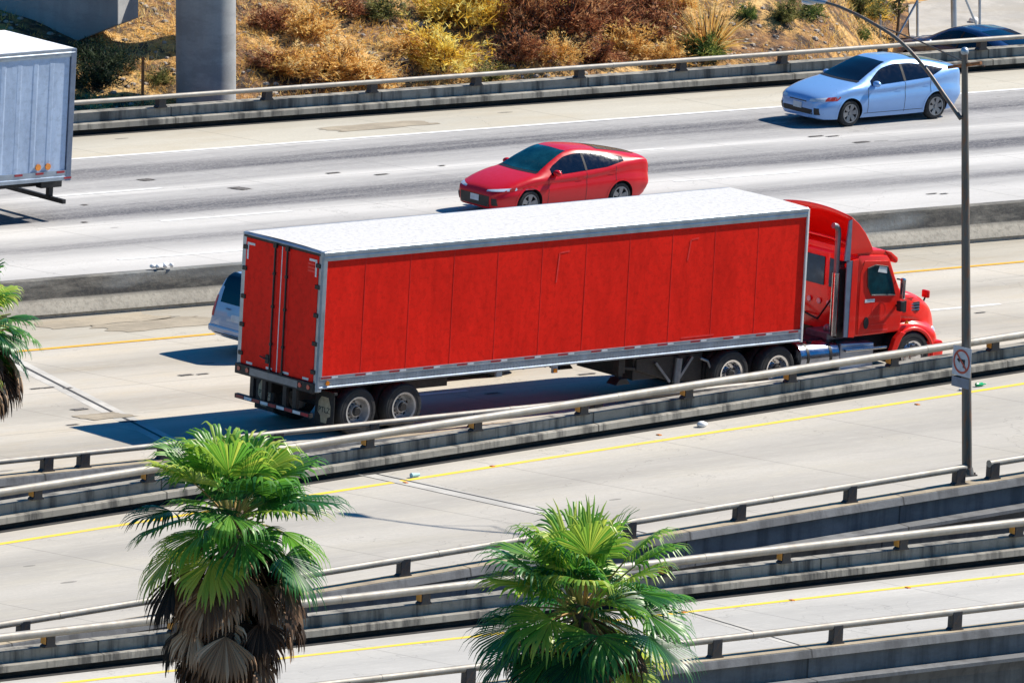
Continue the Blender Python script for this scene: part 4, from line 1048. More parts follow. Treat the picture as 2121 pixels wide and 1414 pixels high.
# rear end
mb = MB(); mb.prism([(-.03, ZT-.09), (.06, ZT-.09), (.10, ZT+.006), (.02, ZT+.006), (-.03, ZT-.03)], .0, W, 'y'); mb.build('rear_header', M['alu'], T)
MB().box(-.036, -.028, .03, W-.03, ZT-.09, ZT-.045).build('header_seal', M['black'], T)
for y0, y1 in ((.09, W/2-.005), (W/2+.005, W-.09)):
    d = MB().box(-.02, .06, y0, y1, ZB+.13, ZT-.10).build('rear_door', M['tredback'], T, bevel=.01)
    inner = W/2
    s_ = 1 if y0 < inner-.5 else -1
    yr = inner-s_*.20
    for yy in (yr,):
        r_ = MB().tube([(-.05, yy, ZB+.02), (-.05, yy, ZT-.08)], .020, 10); r_.box(-.075, -.02, yy-.05, yy+.05, ZB+.04, ZB+.16); r_.box(-.075, -.02, yy-.05, yy+.05, ZT-.16, ZT-.06)
        for zz in (ZB+.7, ZB+1.5, ZB+2.2): r_.box(-.07, -.02, yy-.035, yy+.035, zz-.03, zz+.03)
        r_.build('lock_rod', M['black'], d, smooth=40)
    MB().box(-.0255, -.0205, yr-.075, yr+.075, ZB+.14, ZT-.11).build('rod_shadow_strip', M['seam'], d)
    if s_ < 0:
        h = MB(); h.tube([(-.07, yr, ZB+.38), (-.075, yr+.16, ZB+.37), (-.075, yr+.30, ZB+.40)], .016, 8); h.box(-.07, -.02, yr+.03, yr+.13, ZB+.28, ZB+.46); h.build('door_latch', M['black'], d, smooth=40)
    yh = y0 if s_ > 0 else y1
    for zz in (ZB+.35, ZB+.95, ZB+1.55, ZB+2.15, ZB+2.60):
        MB().box(-.045, -.01, yh-.07, yh+.07, zz-.045, zz+.045).build('hinge', M['black'], d, bevel=.01)
    # white corner tape
    a, b = (y0+.05, y0+.30) if s_ > 0 else (y1-.30, y1-.05)
    mb = MB(); mb.box(-.026, -.021, a, b, ZT-.24, ZT-.19); yv = a if s_ > 0 else b; mb.box(-.026, -.021, min(yv, yv+s_*.05), max(yv, yv+s_*.05), ZT-.55, ZT-.241); mb.build('corner_tape', M['whitetape'], d)
    for f in (.2, .75): yy = y0+(y1-y0)*f; MB().box(-.027, -.021, yy-.10, yy+.10, ZB+.15, ZB+.20).build('corner_tape', M['whitetape'], d)
    if s_ > 0:
        for zz in (ZT-.30, ZT-.38, ZT-.45): MB().box(-.0255, -.021, y0+.06, y0+.34, zz-.022, zz+.022).build('faded_sticker', M['faded'], d)
MB().box(-.024, -.018, W/2-.012, W/2+.012, ZB+.13, ZT-.10).build('centre_seal', M['whitetape'], T)
sill = MB().box(-.09, .10, .0, W, ZB-.09, ZB+.125).build('rear_sill', M['black'], T, bevel=.012)
MB().box(-.097, -.091, .50, W-.50, ZB-.05, ZB+.10).build('sill_plate', M['steelblue'], T)
for y in (.14, .42, W-.14, W-.42): MB().cyl((-.105, y, ZB+.03), (-.09, y, ZB+.03), .05, n=14).build('tail_lamp', M['redlamp'], T, smooth=40)
MB().cyl((.28, -.05, ZB+.115), (.28, -.02, ZB+.115), .05, n=14).build('marker_lamp', M['amberlamp'], T, smooth=40)
# under-ride guard
mb = MB(); mb.box(-.10, -.0, .05, W-.05, .47, .565)
for y in (.62, .95, W-.95, W-.55): mb.box(-.06, .02, y-.06, y+.06, .56, ZB-.08)
g_ = mb.build('underride_guard', M['black'], T, bevel=.008)
n = 9
for i in range(n):
    MB().box(-.106, -.101, .08+i*.27, .08+i*.27+.245, .485, .55).build('reflective_strip', M['redtape'] if i % 2 == 0 else M['whitetape'], g_)
# chassis parts
mb = MB(); mb.box(.15, 4.2, .75, .95, .70, ZB+.02); mb.box(.15, 4.2, W-.95, W-.75, .70, ZB+.02)
for x in (1.2, 2.45): mb.box(x-.07, x+.07, .3, W-.3, .42, .58); mb.box(x-.30, x+.30, .70, .80, .60, .92)
for x in [4.5+i*.6 for i in range(14)]: mb.box(x-.02, x+.02, .05, W-.05, ZB-.03, ZB+.05)
mb.box(9.3, 13.1, .5, W-.5, .98, ZB+.02)
mb.build('underframe', M['black'], T)
for x in (1.195, 2.44):
    for yo_, s in ((.03, -1), (W-.03, 1)):
        wheel(T, (x, yo_, .505), .505, .28, .31, 'truck_out', s)
        wheel(T, (x, yo_-s*.34, .505), .505, .28, .31, 'truck_out', s)
# mud flaps
for y0 in (-.02, W-.62):
    fl = MB().box(.50, .515, y0, y0+.62, .20, .92).build('mud_flap', M['rubber'], T)
    c = y0+.31
    M.setdefault('tan', simple('tan_print', (.42, .38, .27), .7, var=.4))
    o8 = [(c+a, .56+b) for a, b in ((-.20,-.12),(-.10,-.16),(-.08,-.28),(.10,-.28),(.12,-.14),(.21,-.06),(.19,.16),(.10,.27),(-.12,.27),(-.20,.10))]
    mb = MB(); mb.prism(o8, .494, .4995, 'x'); em = mb.build('emblem', M['tan'], fl)
    put_text('lettering', 'PTLZ', .17, M['ink'], em, (.492, c, .55), (0,-1,0), (0,0,1), .001)
    MB().box(.47, .55, y0-.04, y0+.66, .92, .97).build('flap_bracket', M['black'], fl)
# front landing gear
for y in (.35, W-.35):
    mb = MB(); mb.box(8.52, 8.70, y-.09, y+.09, .70, ZB+.02); mb.box(8.55, 8.67, y-.06, y+.06, .50, .72); mb.prism([(8.40,.47),(8.82,.47),(8.70,.60),(8.52,.60)], y-.16, y+.16)
    mb.bar((8.66,y,.80),(9.35,y,.72), .06, .06); mb.bar((8.9,y,1.05),(9.4,y,.75), .06, .06)
    mb.build('landing_leg', M['black'], T, bevel=.01)
MB().box(4.95, 5.10, .04, .10, ZB-.13, ZB-.02).build('marker_bracket', M['alu'], T)
qm = on_y(1150, 762, .0)
mb = MB(); mb.box(qm.x-.07, qm.x+.07, .0, .05, ZB-.16, ZB-.0); mb.build('marker_bracket', M['alu'], T)
MB().box(qm.x-.045, qm.x+.045, -.015, -.001, ZB-.145, ZB-.06).build('marker_lamp', M['amberlamp'], T)

# ------------------------------------------------------------------ red day-cab tractor
K = thing('truck_tractor', 'bright red day cab truck tractor with roof fairing pulling the red trailer', 'truck', (15.0, 1.295, 0))
ox, oy = 15.0, 1.295
def kb(mb, name, m, parent=K, **kw):
    mb.v = [(x-ox, y-oy, z) for x, y, z in mb.v] if parent is K or True else mb.v
    return mb.build(name, m, parent, **kw)
YN, YF = .16, 2.43       # cab sides
# chassis
mb = MB()
for y in (.80, 1.70): mb.box(9.9, 17.2, y-.05, y+.05, .62, .92)
for x in (10.3, 12.1, 13.6, 14.9, 17.0): mb.box(x-.06, x+.06, .8, 1.7, .66, .88)
mb.box(11.4, 13.0, .75, 1.85, .92, 1.02); mb.box(13.2, 14.8, .55, 2.05, .93, .97)
mb.box(14.6, 17.0, .5, 2.1, .45, .95)
for x in (11.49, 12.79): mb.box(x-.12, x+.12, .3, 2.3, .42, .62)
kb(mb, 'frame', M['black'])
# drive gear clutter visible under the trailer nose
mb = MB(); mb.box(9.0, 10.6, .35, 2.2, .50, .98); mb.prism([(9.05,.98),(9.05,.72),(9.9,.45),(10.9,.33),(10.9,.98)], .30, .5)
mb2 = MB(); mb2.bar((9.55,.26,.86),(9.95,.24,.42), .05, .05); mb2.bar((10.55,.24,.92),(10.1,.24,.35), .06, .06); mb2.cyl((10.2,.26,.92),(10.15,.26,.38), .085, n=14)
mb2.tube([(10.75,.2,.88),(10.95,.18,.80),(11.05,.18,.62),(11.02,.2,.5)], .03, 8)
G_ = kb(mb, 'toolbox', M['black'], bevel=.02); g2 = kb(mb2, 'brackets', M['steelblue'], smooth=40)
for x in (11.49, 12.79):
    for y_, s in ((.02, -1), (W-.02, 1)):
        wheel(K, (x-ox, y_-oy, .505), .505, .28, .30, 'truck_out', s, simple_rim if False else M['chrome'])
        wheel(K, (x-ox, y_-s*.34-oy, .505), .505, .28, .30, 'truck_out', s)
for y_, s in ((.10, -1), (W-.10, 1)): wheel(K, (16.70-ox, y_-oy, .505), .505, .30, .30, 'truck_front', s)
# cab shell
cabp = [(15.02,1.01),(16.36,1.03),(16.40,1.30),(16.36,1.86),(16.15,2.26),(15.98,2.64),(15.90,2.74),(15.10,2.80),(15.02,2.72)]
mb = MB(); mb.prism(cabp, YN, YF); cab = kb(mb, 'cab', M['cabred'], bevel=.05, smooth=40)
MBs = lambda: MB()
# roof cap step
mb = MB(); mb.prism([(15.06,2.72),(15.92,2.68),(15.95,2.76),(15.82,2.86),(15.2,2.90),(15.06,2.88)], YN+.04, YF-.04); kb(mb, 'roof_cap', M['cabred'], bevel=.06, smooth=45)
# door window near + far, frames
wl = [(15.33,2.49),(15.55,2.55),(15.90,2.49),(16.03,2.22),(16.15,1.86),(15.47,1.90),(15.36,2.10)]
for y, s in ((YN, -1), (YF, 1)):
    d_ = [(15.14,1.05),(16.34,1.06),(16.36,1.30),(16.31,1.86),(16.09,2.30),(15.93,2.62),(15.24,2.66),(15.14,2.4)]
    mb = MB(); mb.prism(d_, y+s*.0, y+s*.012); dr = kb(mb, 'door', M['cabred'], bevel=.005)
    mb = MB(); mb.prism(wl, y+s*.013, y+s*.018); kb(mb, 'window', M['tealglass'], dr)
    mb = MB(); mb.tube([(x, y+s*.018, z) for x, z in wl+[wl[0]]], .016, 6); kb(mb, 'window_frame', M['dark'], dr)
    mb = MB(); mb.prism([(15.47,1.885),(16.15,1.845),(16.15,1.865),(15.47,1.905)], y+s*.019, y+s*.036); kb(mb, 'window_sill', M['chrome'], dr)
    mb = MB(); mb.prism([(15.62,2.40),(15.88,2.35),(15.88,2.50),(15.66,2.53)], y+s*.019, y+s*.023); kb(mb, 'glass_sticker', M['white'], dr)
    mb = MB()
    for i in range(14):
        a0 = 2*math.pi*i/14
    hp = [(15.36+.07*math.cos(2*math.pi*i/16), 1.30+.13*math.sin(2*math.pi*i/16)) for i in range(16)]
    mb.prism(hp, y+s*.012, y+s*.03); kb(mb, 'door_handle', M['dark'], dr)
    mb = MB(); mb.box(15.30, 15.58, min(y+s*.0125, y+s*.016), max(y+s*.0125, y+s*.016), 1.745, 1.815); kb(mb, 'door_sticker', M['whitetape'], dr)
    mb = MB(); mb.box(15.55, 16.0, min(y+s*.0125, y+s*.015), max(y+s*.0125, y+s*.015), 1.09, 1.14); kb(mb, 'door_lettering', M['faded'], dr)
    mb = MB(); mb.lathe_y((15.72, y+s*.013, 1.55), [(.19, 0), (.20, 0), (.20, s*.002), (.19, s*.002)], 30); mb.box(15.5, 15.95, y-.0155 if s < 0 else y+.0125, y-.0125 if s < 0 else y+.0155, 1.235, 1.25); kb(mb, 'faded_emblem', M['faded'], dr)
    # mirrors
    mb = MB(); mb.box(16.20, 16.28, y+s*.16-.06, y+s*.16+.06, 1.78, 2.24); mr = kb(mb, 'mirror', M['chrome'], bevel=.03)
    mb = MB(); mb.box(16.15, 16.27, y+s*.15-.07, y+s*.15+.07, 1.52, 1.74); kb(mb, 'spot_mirror', M['dark'], mr, bevel=.02); mb = MB(); mb.bar((16.22,y,1.62),(16.2,y+s*.15,1.64),.05,.05); kb(mb, 'mirror_arm', M['dark'], mr); mb = MB(); mb.bar((16.2,y,2.2),(16.24,y+s*.16,2.2),.03,.03); kb(mb, 'mirror_arm', M['dark'], mr)
# windshield
mb = MB(); n = .008
mb.add([(16.345,YN+.14,1.93),(16.345,YF-.14,1.93),(16.00,YF-.22,2.63),(16.00,YN+.22,2.63)], [(0,1,2,3)]); mb.v = [(x+.025,y,z+.01) for x,y,z in mb.v]; kb(mb, 'windshield', M['glass'], fixn=False)
# visor
mb = MB(); mb.prism([(15.84,2.84),(16.02,2.80),(16.22,2.66),(16.22,2.56),(16.16,2.54),(15.98,2.70)], YN+.02, YF-.02); kb(mb, 'sun_visor', M['cabred'], bevel=.03, smooth=45)
# hood with fenders: loft along X
def hood_sec(x):
    zt = interp([(16.30,1.94),(16.6,1.90),(16.95,1.79),(17.28,1.61),(17.45,1.45),(17.55,1.2),(17.60,.68)], x)
    wh = interp([(16.30,1.13),(16.6,1.115),(16.95,1.06),(17.28,.98),(17.45,.92),(17.55,.86),(17.60,.78)], x)
    wf = interp([(16.30,1.135),(16.6,1.17),(17.1,1.185),(17.35,1.16),(17.5,1.07),(17.60,.92)], x)
    zf = interp([(16.30,1.22),(16.5,1.21),(16.8,1.19),(17.1,1.11),(17.35,.99),(17.55,.85),(17.60,.72)], x)
    zf = min(zf, zt-.1)
    P = [(wf-.01,.55),(wf,.75),(wf+.005,zf-.12),(wf-.03,zf-.01),(wf-.12,zf+.04),(wh+.015,zf+.09),(wh,(zf+.1+zt)/2),(wh-.03,zt-.09),(wh-.14,zt-.02),(wh*.5,zt),(0,zt+.02)]
    return P
pts = []
HN = 90
def hood_w(x, z):
    P = hood_sec(x)
    for q in range(len(P)-1, 3, -1):
        (a1, b1), (a2, b2) = P[q-1], P[q]
        if b1 <= z <= b2: return a1+(a2-a1)*(z-b1)/(b2-b1)
    return P[4][0]
for i in range(HN+1):
    x = 16.30+1.30*i/HN; P = hood_sec(x); out = []
    # smooth profile
    for a in range(len(P)-1):
        for j in range(4):
            t = j/4; out.append((P[a][0]*(1-t)+P[a+1][0]*t, P[a][1]*(1-t)+P[a+1][1]*t))
    out.append(P[-1])
    for _ in range(3): out = [out[0]]+[((out[q-1][0]+2*out[q][0]+out[q+1][0])/4, (out[q-1][1]+2*out[q][1]+out[q+1][1])/4) for q in range(1, len(out)-1)]+[out[-1]]
    pts.append([(x, 1.295-y, z) for y, z in out]+[(x, 1.295+y, z) for y, z in reversed(out[:-1])])
mb = MB(); nj = len(pts[0]); mb.v = [p_ for r_ in pts for p_ in r_]
for i in range(HN):
    for j in range(nj-1):
        qd = (i*nj+j, (i+1)*nj+j, (i+1)*nj+j+1, i*nj+j+1); cx = sum(mb.v[q][0] for q in qd)/4; cy = sum(mb.v[q][1] for q in qd)/4; cz = sum(mb.v[q][2] for q in qd)/4
        if abs(cy-1.295) > .6 and math.hypot(cx-16.70, cz-.47) < .60: continue
        mb.f.append(qd); mb.t.append(.5)
hood = kb(mb, 'hood', M['cabred'], smooth=40, fixn=True)
for s in (-1, 1):
    mb = MB(); y0_, y1_ = 1.295+s*.62, 1.295+s*1.14; P = []
    for i in range(25):
        a = R(-10+200*i/24); P.append([(16.70+.605*math.cos(a), y_, .47+.605*math.sin(a)) for y_ in (y0_, y1_)])
    mb.grid(P); mb.add([r_[0] for r_ in P], [tuple(range(25))]); kb(mb, 'wheel_well', M['black'], hood, fixn=False)
for s in (-1, 1):
    yq = 1.295+s*1.165
    # fender lip
    mb = MB(); P = []
    for i in range(29):
        a = R(-18+206*i/28); P.append((16.70+.61*math.cos(a), yq, .47+.61*math.sin(a)))
    P = [p_ for p_ in P if p_[2] > .26]
    mb.tube(P, .045, 8); kb(mb, 'fender_lip', M['cabred'], hood, smooth=50)
    # lower fender leg behind the wheel
    mb = MB(); mb.prism([(16.02,.30),(16.14,.30),(16.18,.62),(16.33,.92),(16.44,1.02),(16.30,1.06),(16.14,.92),(16.04,.66)], yq-.10, yq+.02); kb(mb, 'fender_skirt', M['cabred'], hood, bevel=.015)
    yh = lambda x, z: 1.295+s*.99
    for zz in (1.60, 1.54, 1.48):
        yv_ = 1.295+s*(hood_w(16.8, zz)-.012); mb = MB(); mb.box(16.68, 16.92, yv_-.03, yv_+.03, zz-.013, zz+.013); kb(mb, 'hood_vent', M['signgrey'], hood)
    yv_ = 1.295+s*(hood_w(16.8, 1.52)-.03); mb = MB(); mb.box(16.66, 16.94, yv_-.03, yv_+.03, 1.44, 1.64); kb(mb, 'vent_recess', M['dark'], hood, bevel=.01)
    yv_ = 1.295+s*(hood_w(16.47, 1.55)-.02); mb = MB(); mb.box(16.42, 16.52, yv_-.03, yv_+.03, 1.45, 1.70); kb(mb, 'air_intake', M['dark'], hood, bevel=.01)
    yv_ = 1.295+s*(hood_w(16.62, 1.74)-.003); mb = MB(); mb.box(16.54, 16.74, yv_-.01, yv_+.01, 1.725, 1.76); kb(mb, 'hood_lettering', M['faded'], hood)
    mb = MB(); mb.prism([(16.46,1.20),(16.58,1.20),(16.52,1.28)], 1.295+s*1.17-.02, 1.295+s*1.17+.02); kb(mb, 'side_marker', M['amberlamp'], hood, bevel=.01)
    mb = MB(); mb.ball((17.46, 1.295+s*.92, .90), .10, .08, .15, 12, 8); kb(mb, 'headlight', M['whitelens'], hood, smooth=60)
    mb = MB(); mb.box(17.27, 17.35, 1.295+s*.85-.10, 1.295+s*.85+.10, 1.66, 1.83); hm = kb(mb, 'hood_mirror', M['cabred'], bevel=.03, smooth=50)
    mb = MB(); mb.bar((17.20,1.295+s*.80,1.36),(17.31,1.295+s*.85,1.70),.035,.035); mb.box(17.12,17.22,1.295+s*.80-.05,1.295+s*.80+.05,1.30,1.40); kb(mb, 'mirror_arm', M['dark'], hm, bevel=.01)
mb = MB(); mb.prism([(17.16,.25),(17.52,.25),(17.63,.32),(17.66,.68),(17.58,.76),(17.14,.78)], 1.295-1.16, 1.295+1.16); kb(mb, 'front_bumper', M['cabred'], bevel=.05, smooth=40)
mb = MB(); mb.prism([(17.50,.24),(17.58,.24),(17.58,.30),(17.2,.30),(17.2,.24)], .2, 2.39); kb(mb, 'bumper_skirt', M['dark'])
mb = MB(); mb.add([(17.605,.75,.75),(17.605,1.84,.75),(17.52,1.80,1.15),(17.52,.79,1.15)], [(0,1,2,3)]); kb(mb, 'grille', M['dark'], fixn=False)
# roof fairing: thin hollow shell open to the rear
prof = [(14.80,3.64),(15.02,3.47),(15.22,3.26),(15.36,3.06),(15.44,2.92),(15.46,2.84)]
def fx(s_):   # profile param
    return s_
th = .03
mb = MB(); pts = []
for (x, z) in prof:
    row = []
    for j in range(17):
        v = -1+2*j/16; crown = .10*(1-v*v)*min(1, (z-2.84)/.5)
        row.append((x+.16*(1-v*v)*(1-(z-2.84)/.8), 1.295+v*1.12, z+crown))
    pts.append(row)
mb.grid(pts); sh = kb(mb, 'roof_fairing', M['cabred'], smooth=50, fixn=False)
so = sh.modifiers.new('shell', 'SOLIDIFY'); so.thickness = .03; so.offset = 0
for s in (-1, 1):
    y = 1.295+s*1.12
    mb = MB(); mb.prism([(14.80,2.84),(15.46,2.84)]+list(reversed(prof[:-1])), y-.015, y+.015); kb(mb, 'fairing_side', M['cabred'], sh)
    mb = MB(); mb.prism([(14.66,2.70),(14.82,2.70),(14.82,3.60),(14.74,3.56)], y-.02, y+.02); kb(mb, 'fairing_edge', M['signgrey'], sh)
    # cab side extenders
    mb = MB(); mb.prism([(14.88,1.02),(15.06,1.0),(15.06,2.72),(14.90,2.70)], y-.02, y+.02); ex = kb(mb, 'side_extender', M['cabred'], bevel=.01)
    mb = MB(); mb.prism([(14.76,1.03),(14.88,1.02),(14.90,2.69),(14.74,2.68)], y-.014, y+.014); kb(mb, 'extender_edge', M['signgrey'], ex)
mb = MB(); mb.tube([(14.84, .22, 3.04), (14.80, .8, 3.10), (14.80, 1.8, 3.10), (14.84, 2.37, 3.04)], .028, 8); kb(mb, 'fairing_brace', M['cabred'], smooth=50)
# rear cab wall details
for y0, y1 in ((.55, 1.02), (1.18, 1.95)):
    mb = MB(); mb.box(15.0, 15.016, y0, y1, 1.98, 2.60); kb(mb, 'rear_window', M['tealglass'])
mb = MB()
for y in (.70, .98, 1.30, 1.62): mb.lathe_y((0,0,0), [(.0,0)], 3) if False else mb.cyl((15.0,y,1.62),(14.985,y,1.62), .06, n=14)
kb(mb, 'wall_fitting', M['whitetape'])
mb = MB(); mb.tube([(14.99,1.75,1.3),(14.9,1.2,1.25),(14.86,.75,1.75),(14.98,.62,1.95)], .022, 8); mb.tube([(14.99,1.9,1.5),(14.7,1.6,1.15),(14.5,1.5,1.1)], .025, 8); kb(mb, 'air_hose', M['black'], smooth=50)
mb = MB(); mb.box(14.5, 14.98, .4, 1.1, .95, 1.1); mb.ball((14.72, .62, 1.15), .12, .12, .10, 10, 7); kb(mb, 'valve_box', M['steelblue'], bevel=.02)
# exhaust stack
mb = MB(); mb.tube([(14.62,.36,1.05),(14.62,.36,2.42)], .085, 18); st = kb(mb, 'exhaust_stack', M['chrome'], smooth=40)
mb = MB(); mb.tube([(14.62,.36,2.40),(14.62,.36,3.28),(14.60,.36,3.38),(14.54,.36,3.44),(14.46,.36,3.46)], .062, 16); kb(mb, 'stack_pipe', M['steelblue'], st, smooth=45)
mb = MB(); mb.box(14.66, 14.98, .30, .42, 1.0, 2.5); mb.box(14.66,14.98,.34,.38,2.6,2.66); kb(mb, 'stack_bracket', M['black'], st)
# fuel tank
mb = MB(); mb.tube([(13.55,.46,.64),(13.58,.46,.64),(14.66,.46,.64),(14.69,.46,.64)], [.27,.315,.315,.27], 32); tk = kb(mb, 'fuel_tank', M['tank'], smooth=40)
for x in (13.78, 14.42):
    mb = MB(); mb.tube([(x-.035,.46,.64),(x+.035,.46,.64)], .322, 32); kb(mb, 'tank_strap', M['dark'], tk, smooth=40)
mb = MB(); mb.cyl((13.98,.40,.94),(13.98,.39,.985), .06, n=14); kb(mb, 'filler_cap', M['dark'], tk)
# step box
mb = MB(); mb.prism([(14.74,.30),(15.70,.30),(15.70,.84),(14.74,.88)], .22, .8); bx = kb(mb, 'step_box', M['alu'], bevel=.03)
for z, y in ((.735, .12), (.285, .10)):
    mb = MB(); mb.box(14.80, 15.98, y-.02, y+.20, z-.025, z+.025); kb(mb, 'step', M['chrome'], bx, bevel=.012)
# ------------------------------------------------------------------ white box trailer leaving the frame at the left
YW = 22.75
pr_ = on_y(141, 372, YW); ptp = on_y(152, 101, YW); pic = on_y(133, 418, YW)
XR, zb, zt = pr_.x, pr_.z, ptp.z
M['twhite'] = trailer_side_mat('sky_tinted_trailer_skin', (.44, .54, .70), .3)  # blue skylight painted into the white side walls
M['swhite'] = simple('smooth_white_roof', (.84, .84, .83), .5, var=.06)
T2 = thing('box_trailer', 'white ribbed box trailer cut off by the left edge', 'trailer', (XR, YW, 0))
L2, W2 = 13.5, 2.55
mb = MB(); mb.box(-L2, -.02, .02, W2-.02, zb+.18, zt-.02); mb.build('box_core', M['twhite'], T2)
mb = MB()
pts = []
n = 160
for i in range(n+1):
    x = -L2+(L2-.12)*i/n
    pts.append([(x, -.004-.004*math.sin(x*3)**8, z) for z in (zb+.22, zb+1.0, zt-1.0, zt-.16)])
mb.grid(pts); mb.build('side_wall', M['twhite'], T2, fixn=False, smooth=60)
mb = MB()
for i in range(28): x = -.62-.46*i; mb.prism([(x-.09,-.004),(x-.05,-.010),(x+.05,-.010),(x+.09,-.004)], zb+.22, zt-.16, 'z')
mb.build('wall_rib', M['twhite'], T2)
mb = MB(); mb.prism([(-.03,zt-.17),(-.03,zt-.09),(-.04,zt-.075),(-.03,zt-.06),(-.035,zt),(.02,zt+.01),(.04,zt-.17)], -L2, 0, 'x'); mb.build('top_rail', M['alu'], T2)
mb = MB(); mb.prism([(-.03,zb),(-.035,zb+.08),(-.025,zb+.10),(-.03,zb+.23),(.03,zb+.23),(.03,zb)], -L2, -.1, 'x'); mb.build('bottom_rail', M['alu'], T2)
mb = MB(); mb.grid([[(-L2, 0, zt+.012), (-L2, W2, zt+.012)], [(0, 0, zt+.012), (0, W2, zt+.012)]]); mb.build('roof', M['swhite'], T2, fixn=False)
MB().box(-.10, .05, -.035, .12, zb-.02, zt+.005).build('rear_corner_post', M['signgrey'], T2, bevel=.012)
MB().box(-.10, .05, W2-.12, W2+.035, zb-.02, zt+.005).build('rear_corner_post', M['signgrey'], T2, bevel=.012)
MB().box(-.01, .05, .12, W2-.12, zt-.14, zt+.005).build('rear_header', M['alu'], T2)
MB().box(-.01, .05, .12, W2-.12, zb-.02, zb+.2).build('rear_sill', M['black'], T2)
for x in (-.62, -.90): MB().cyl((x, -.045, zb+.34), (x, -.018, zb+.34), .075, n=16).build('marker_lamp', M['amberlamp'], T2, smooth=40)
for x in (-.25, -.85, -1.45, -2.4): MB().box(x-.11, x+.11, -.04, -.031, zb+.17, zb+.215).build('reflective_strip', M['redtape'], T2)
MB().box(-.15, .06, -.04, -.036, zb+.03, zb+.07).build('reflective_strip', M['redtape'], T2)
zi = pic.z; xi = pic.x-XR
mb = MB(); mb.box(xi-.05, xi+.05, -.0, W2, zi-.05, zi+.05)
for y in (.55, W2-.55): mb.box(xi-.06, xi+.06, y-.06, y+.06, zi, zb)
mb.build('underride_guard', M['black'], T2, bevel=.008)
MB().box(xi-.35, xi+.25, .42, .62, zb-.25, zb).build('lamp_bracket', M['black'], T2, bevel=.02)
mb = MB(); mb.box(-L2, -.3, .7, .85, .7, zb); mb.box(-L2, -.3, W2-.85, W2-.7, .7, zb); mb.build('underframe', M['black'], T2)
for x in (-3.0, -4.25):
    for y_, s in ((.03, -1), (W2-.03, 1)): wheel(T2, (x, y_, .505), .505, .28, .31, 'truck_out', s)
for y in (.35, W2-.35): MB().box(-11.1, -10.95, y-.07, y+.07, .4, zb).build('landing_leg', M['black'], T2)
# wheels of its own tractor are outside the frame

# ------------------------------------------------------------------ street lamp with arm, braces and the road sign
yl = lin(.0807, -15.33)(5.35)+.2
bp_ = on_y(2003, 984, yl); tp_ = on_y(1998, 110, yl)
Lp = thing('street_lamp', 'tall weathered street lamp on the ramp barrier with a long curved arm', 'street lamp', bp_)
v = tp_-bp_
Hh = v.z; at = lambda z: v*(z/Hh)
mb = MB(); mb.tube([at(0), at(Hh*.35), at(Hh*.7), at(Hh)], [.105, .095, .08, .062], 20); mb.build('pole', M['pole'], Lp, smooth=50)
mb = MB(); mb.box(-.16,.16,-.14,.14,-.0,.03); mb.tube([at(.03), at(.16)], [.15,.12], 14)
for a in range(4): mb.cyl((.12*(1 if a % 2 else -1), .1*(1 if a > 1 else -1), .03), (.12*(1 if a % 2 else -1), .1*(1 if a > 1 else -1), .07), .018, n=6)
mb.build('base_plate', M['pole'], Lp, smooth=40)
MB().ball(at(Hh)+Vector((0,0,.03)), .085, .085, .09).build('pole_cap', M['alu'], Lp, smooth=60)
yh = yl+3.7
hd = on_y(1690, 6, yh)-bp_
j0 = on_y(1990, 246, yl)-bp_
pix = [(1990,246,0),(1955,196,.14),(1915,140,.28),(1862,84,.46),(1800,44,.66),(1745,17,.84),(1712,6,.94)]
path = [on_y(px, py, yl+3.7*f)-bp_ for px, py, f in pix]
mb = MB()
fine = []
for i in range(len(path)-1):
    p0, p1, p2, p3 = path[max(0,i-1)], path[i], path[i+1], path[min(len(path)-1,i+2)]
    for j in range(6):
        t = j/6; fine.append(.5*((2*p1)+(p2-p0)*t+(2*p0-5*p1+4*p2-p3)*t*t+(3*p1-p0-3*p2+p3)*t**3))
fine.append(path[-1])
mb.tube(fine, [.046-.018*i/len(fine) for i in range(len(fine))], 12); mb.build('arm', M['pole'], Lp, smooth=60)
dh = (path[-1]-path[-2]).normalized(); dh = Vector((dh.x, dh.y, dh.z*.3)).normalized(); c0 = path[-1]
hmb = MB(); sd2 = dh.cross(Vector((0,0,1))).normalized(); u2 = sd2.cross(dh)
secs = [(0,.05,.05),(.08,.09,.07),(.25,.15,.09),(.45,.17,.10),(.62,.13,.08),(.72,.05,.04)]
pts = []
for l, a, b in secs: pts.append([c0+dh*l+sd2*(a*math.cos(2*math.pi*k/16))+u2*(b*math.sin(2*math.pi*k/16)*(1 if math.sin(2*math.pi*k/16) > 0 else .6)) for k in range(17)])
hmb.grid(pts); hmb.add(pts[0][:-1], [tuple(range(16))]); hmb.add(pts[-1][:-1], [tuple(range(16))])
head = hmb.build('lamp_head', M['alu'], Lp, smooth=60)
MB().ball(c0+dh*.42-u2*.05, .16, .16, .07).build('lamp_lens', M['whitelens'], head, smooth=60)
# truss rods
a_ = on_y(1812, 50, yl+3.7*.62)-bp_; b_ = on_y(1996, 128, yl)-bp_
MB().tube([on_y(1805,47,yl+3.7*.64)-bp_, on_y(1905,86,yl+1.75)-bp_, b_], .016, 6).build('tie_rod', M['pole'], Lp, smooth=60)
r1, r2 = on_y(1964, 140, yl+.55)-bp_, on_y(2032, 131, yl-.5)-bp_
MB().tube([r1, r2], .035, 10).build('bracket', M['rust'], Lp, smooth=50)
MB().tube([on_y(2000,130,yl)-bp_, on_y(2040,137,yl-.55)-bp_], .014, 6).build('tie_rod', M['pole'], Lp, smooth=50)
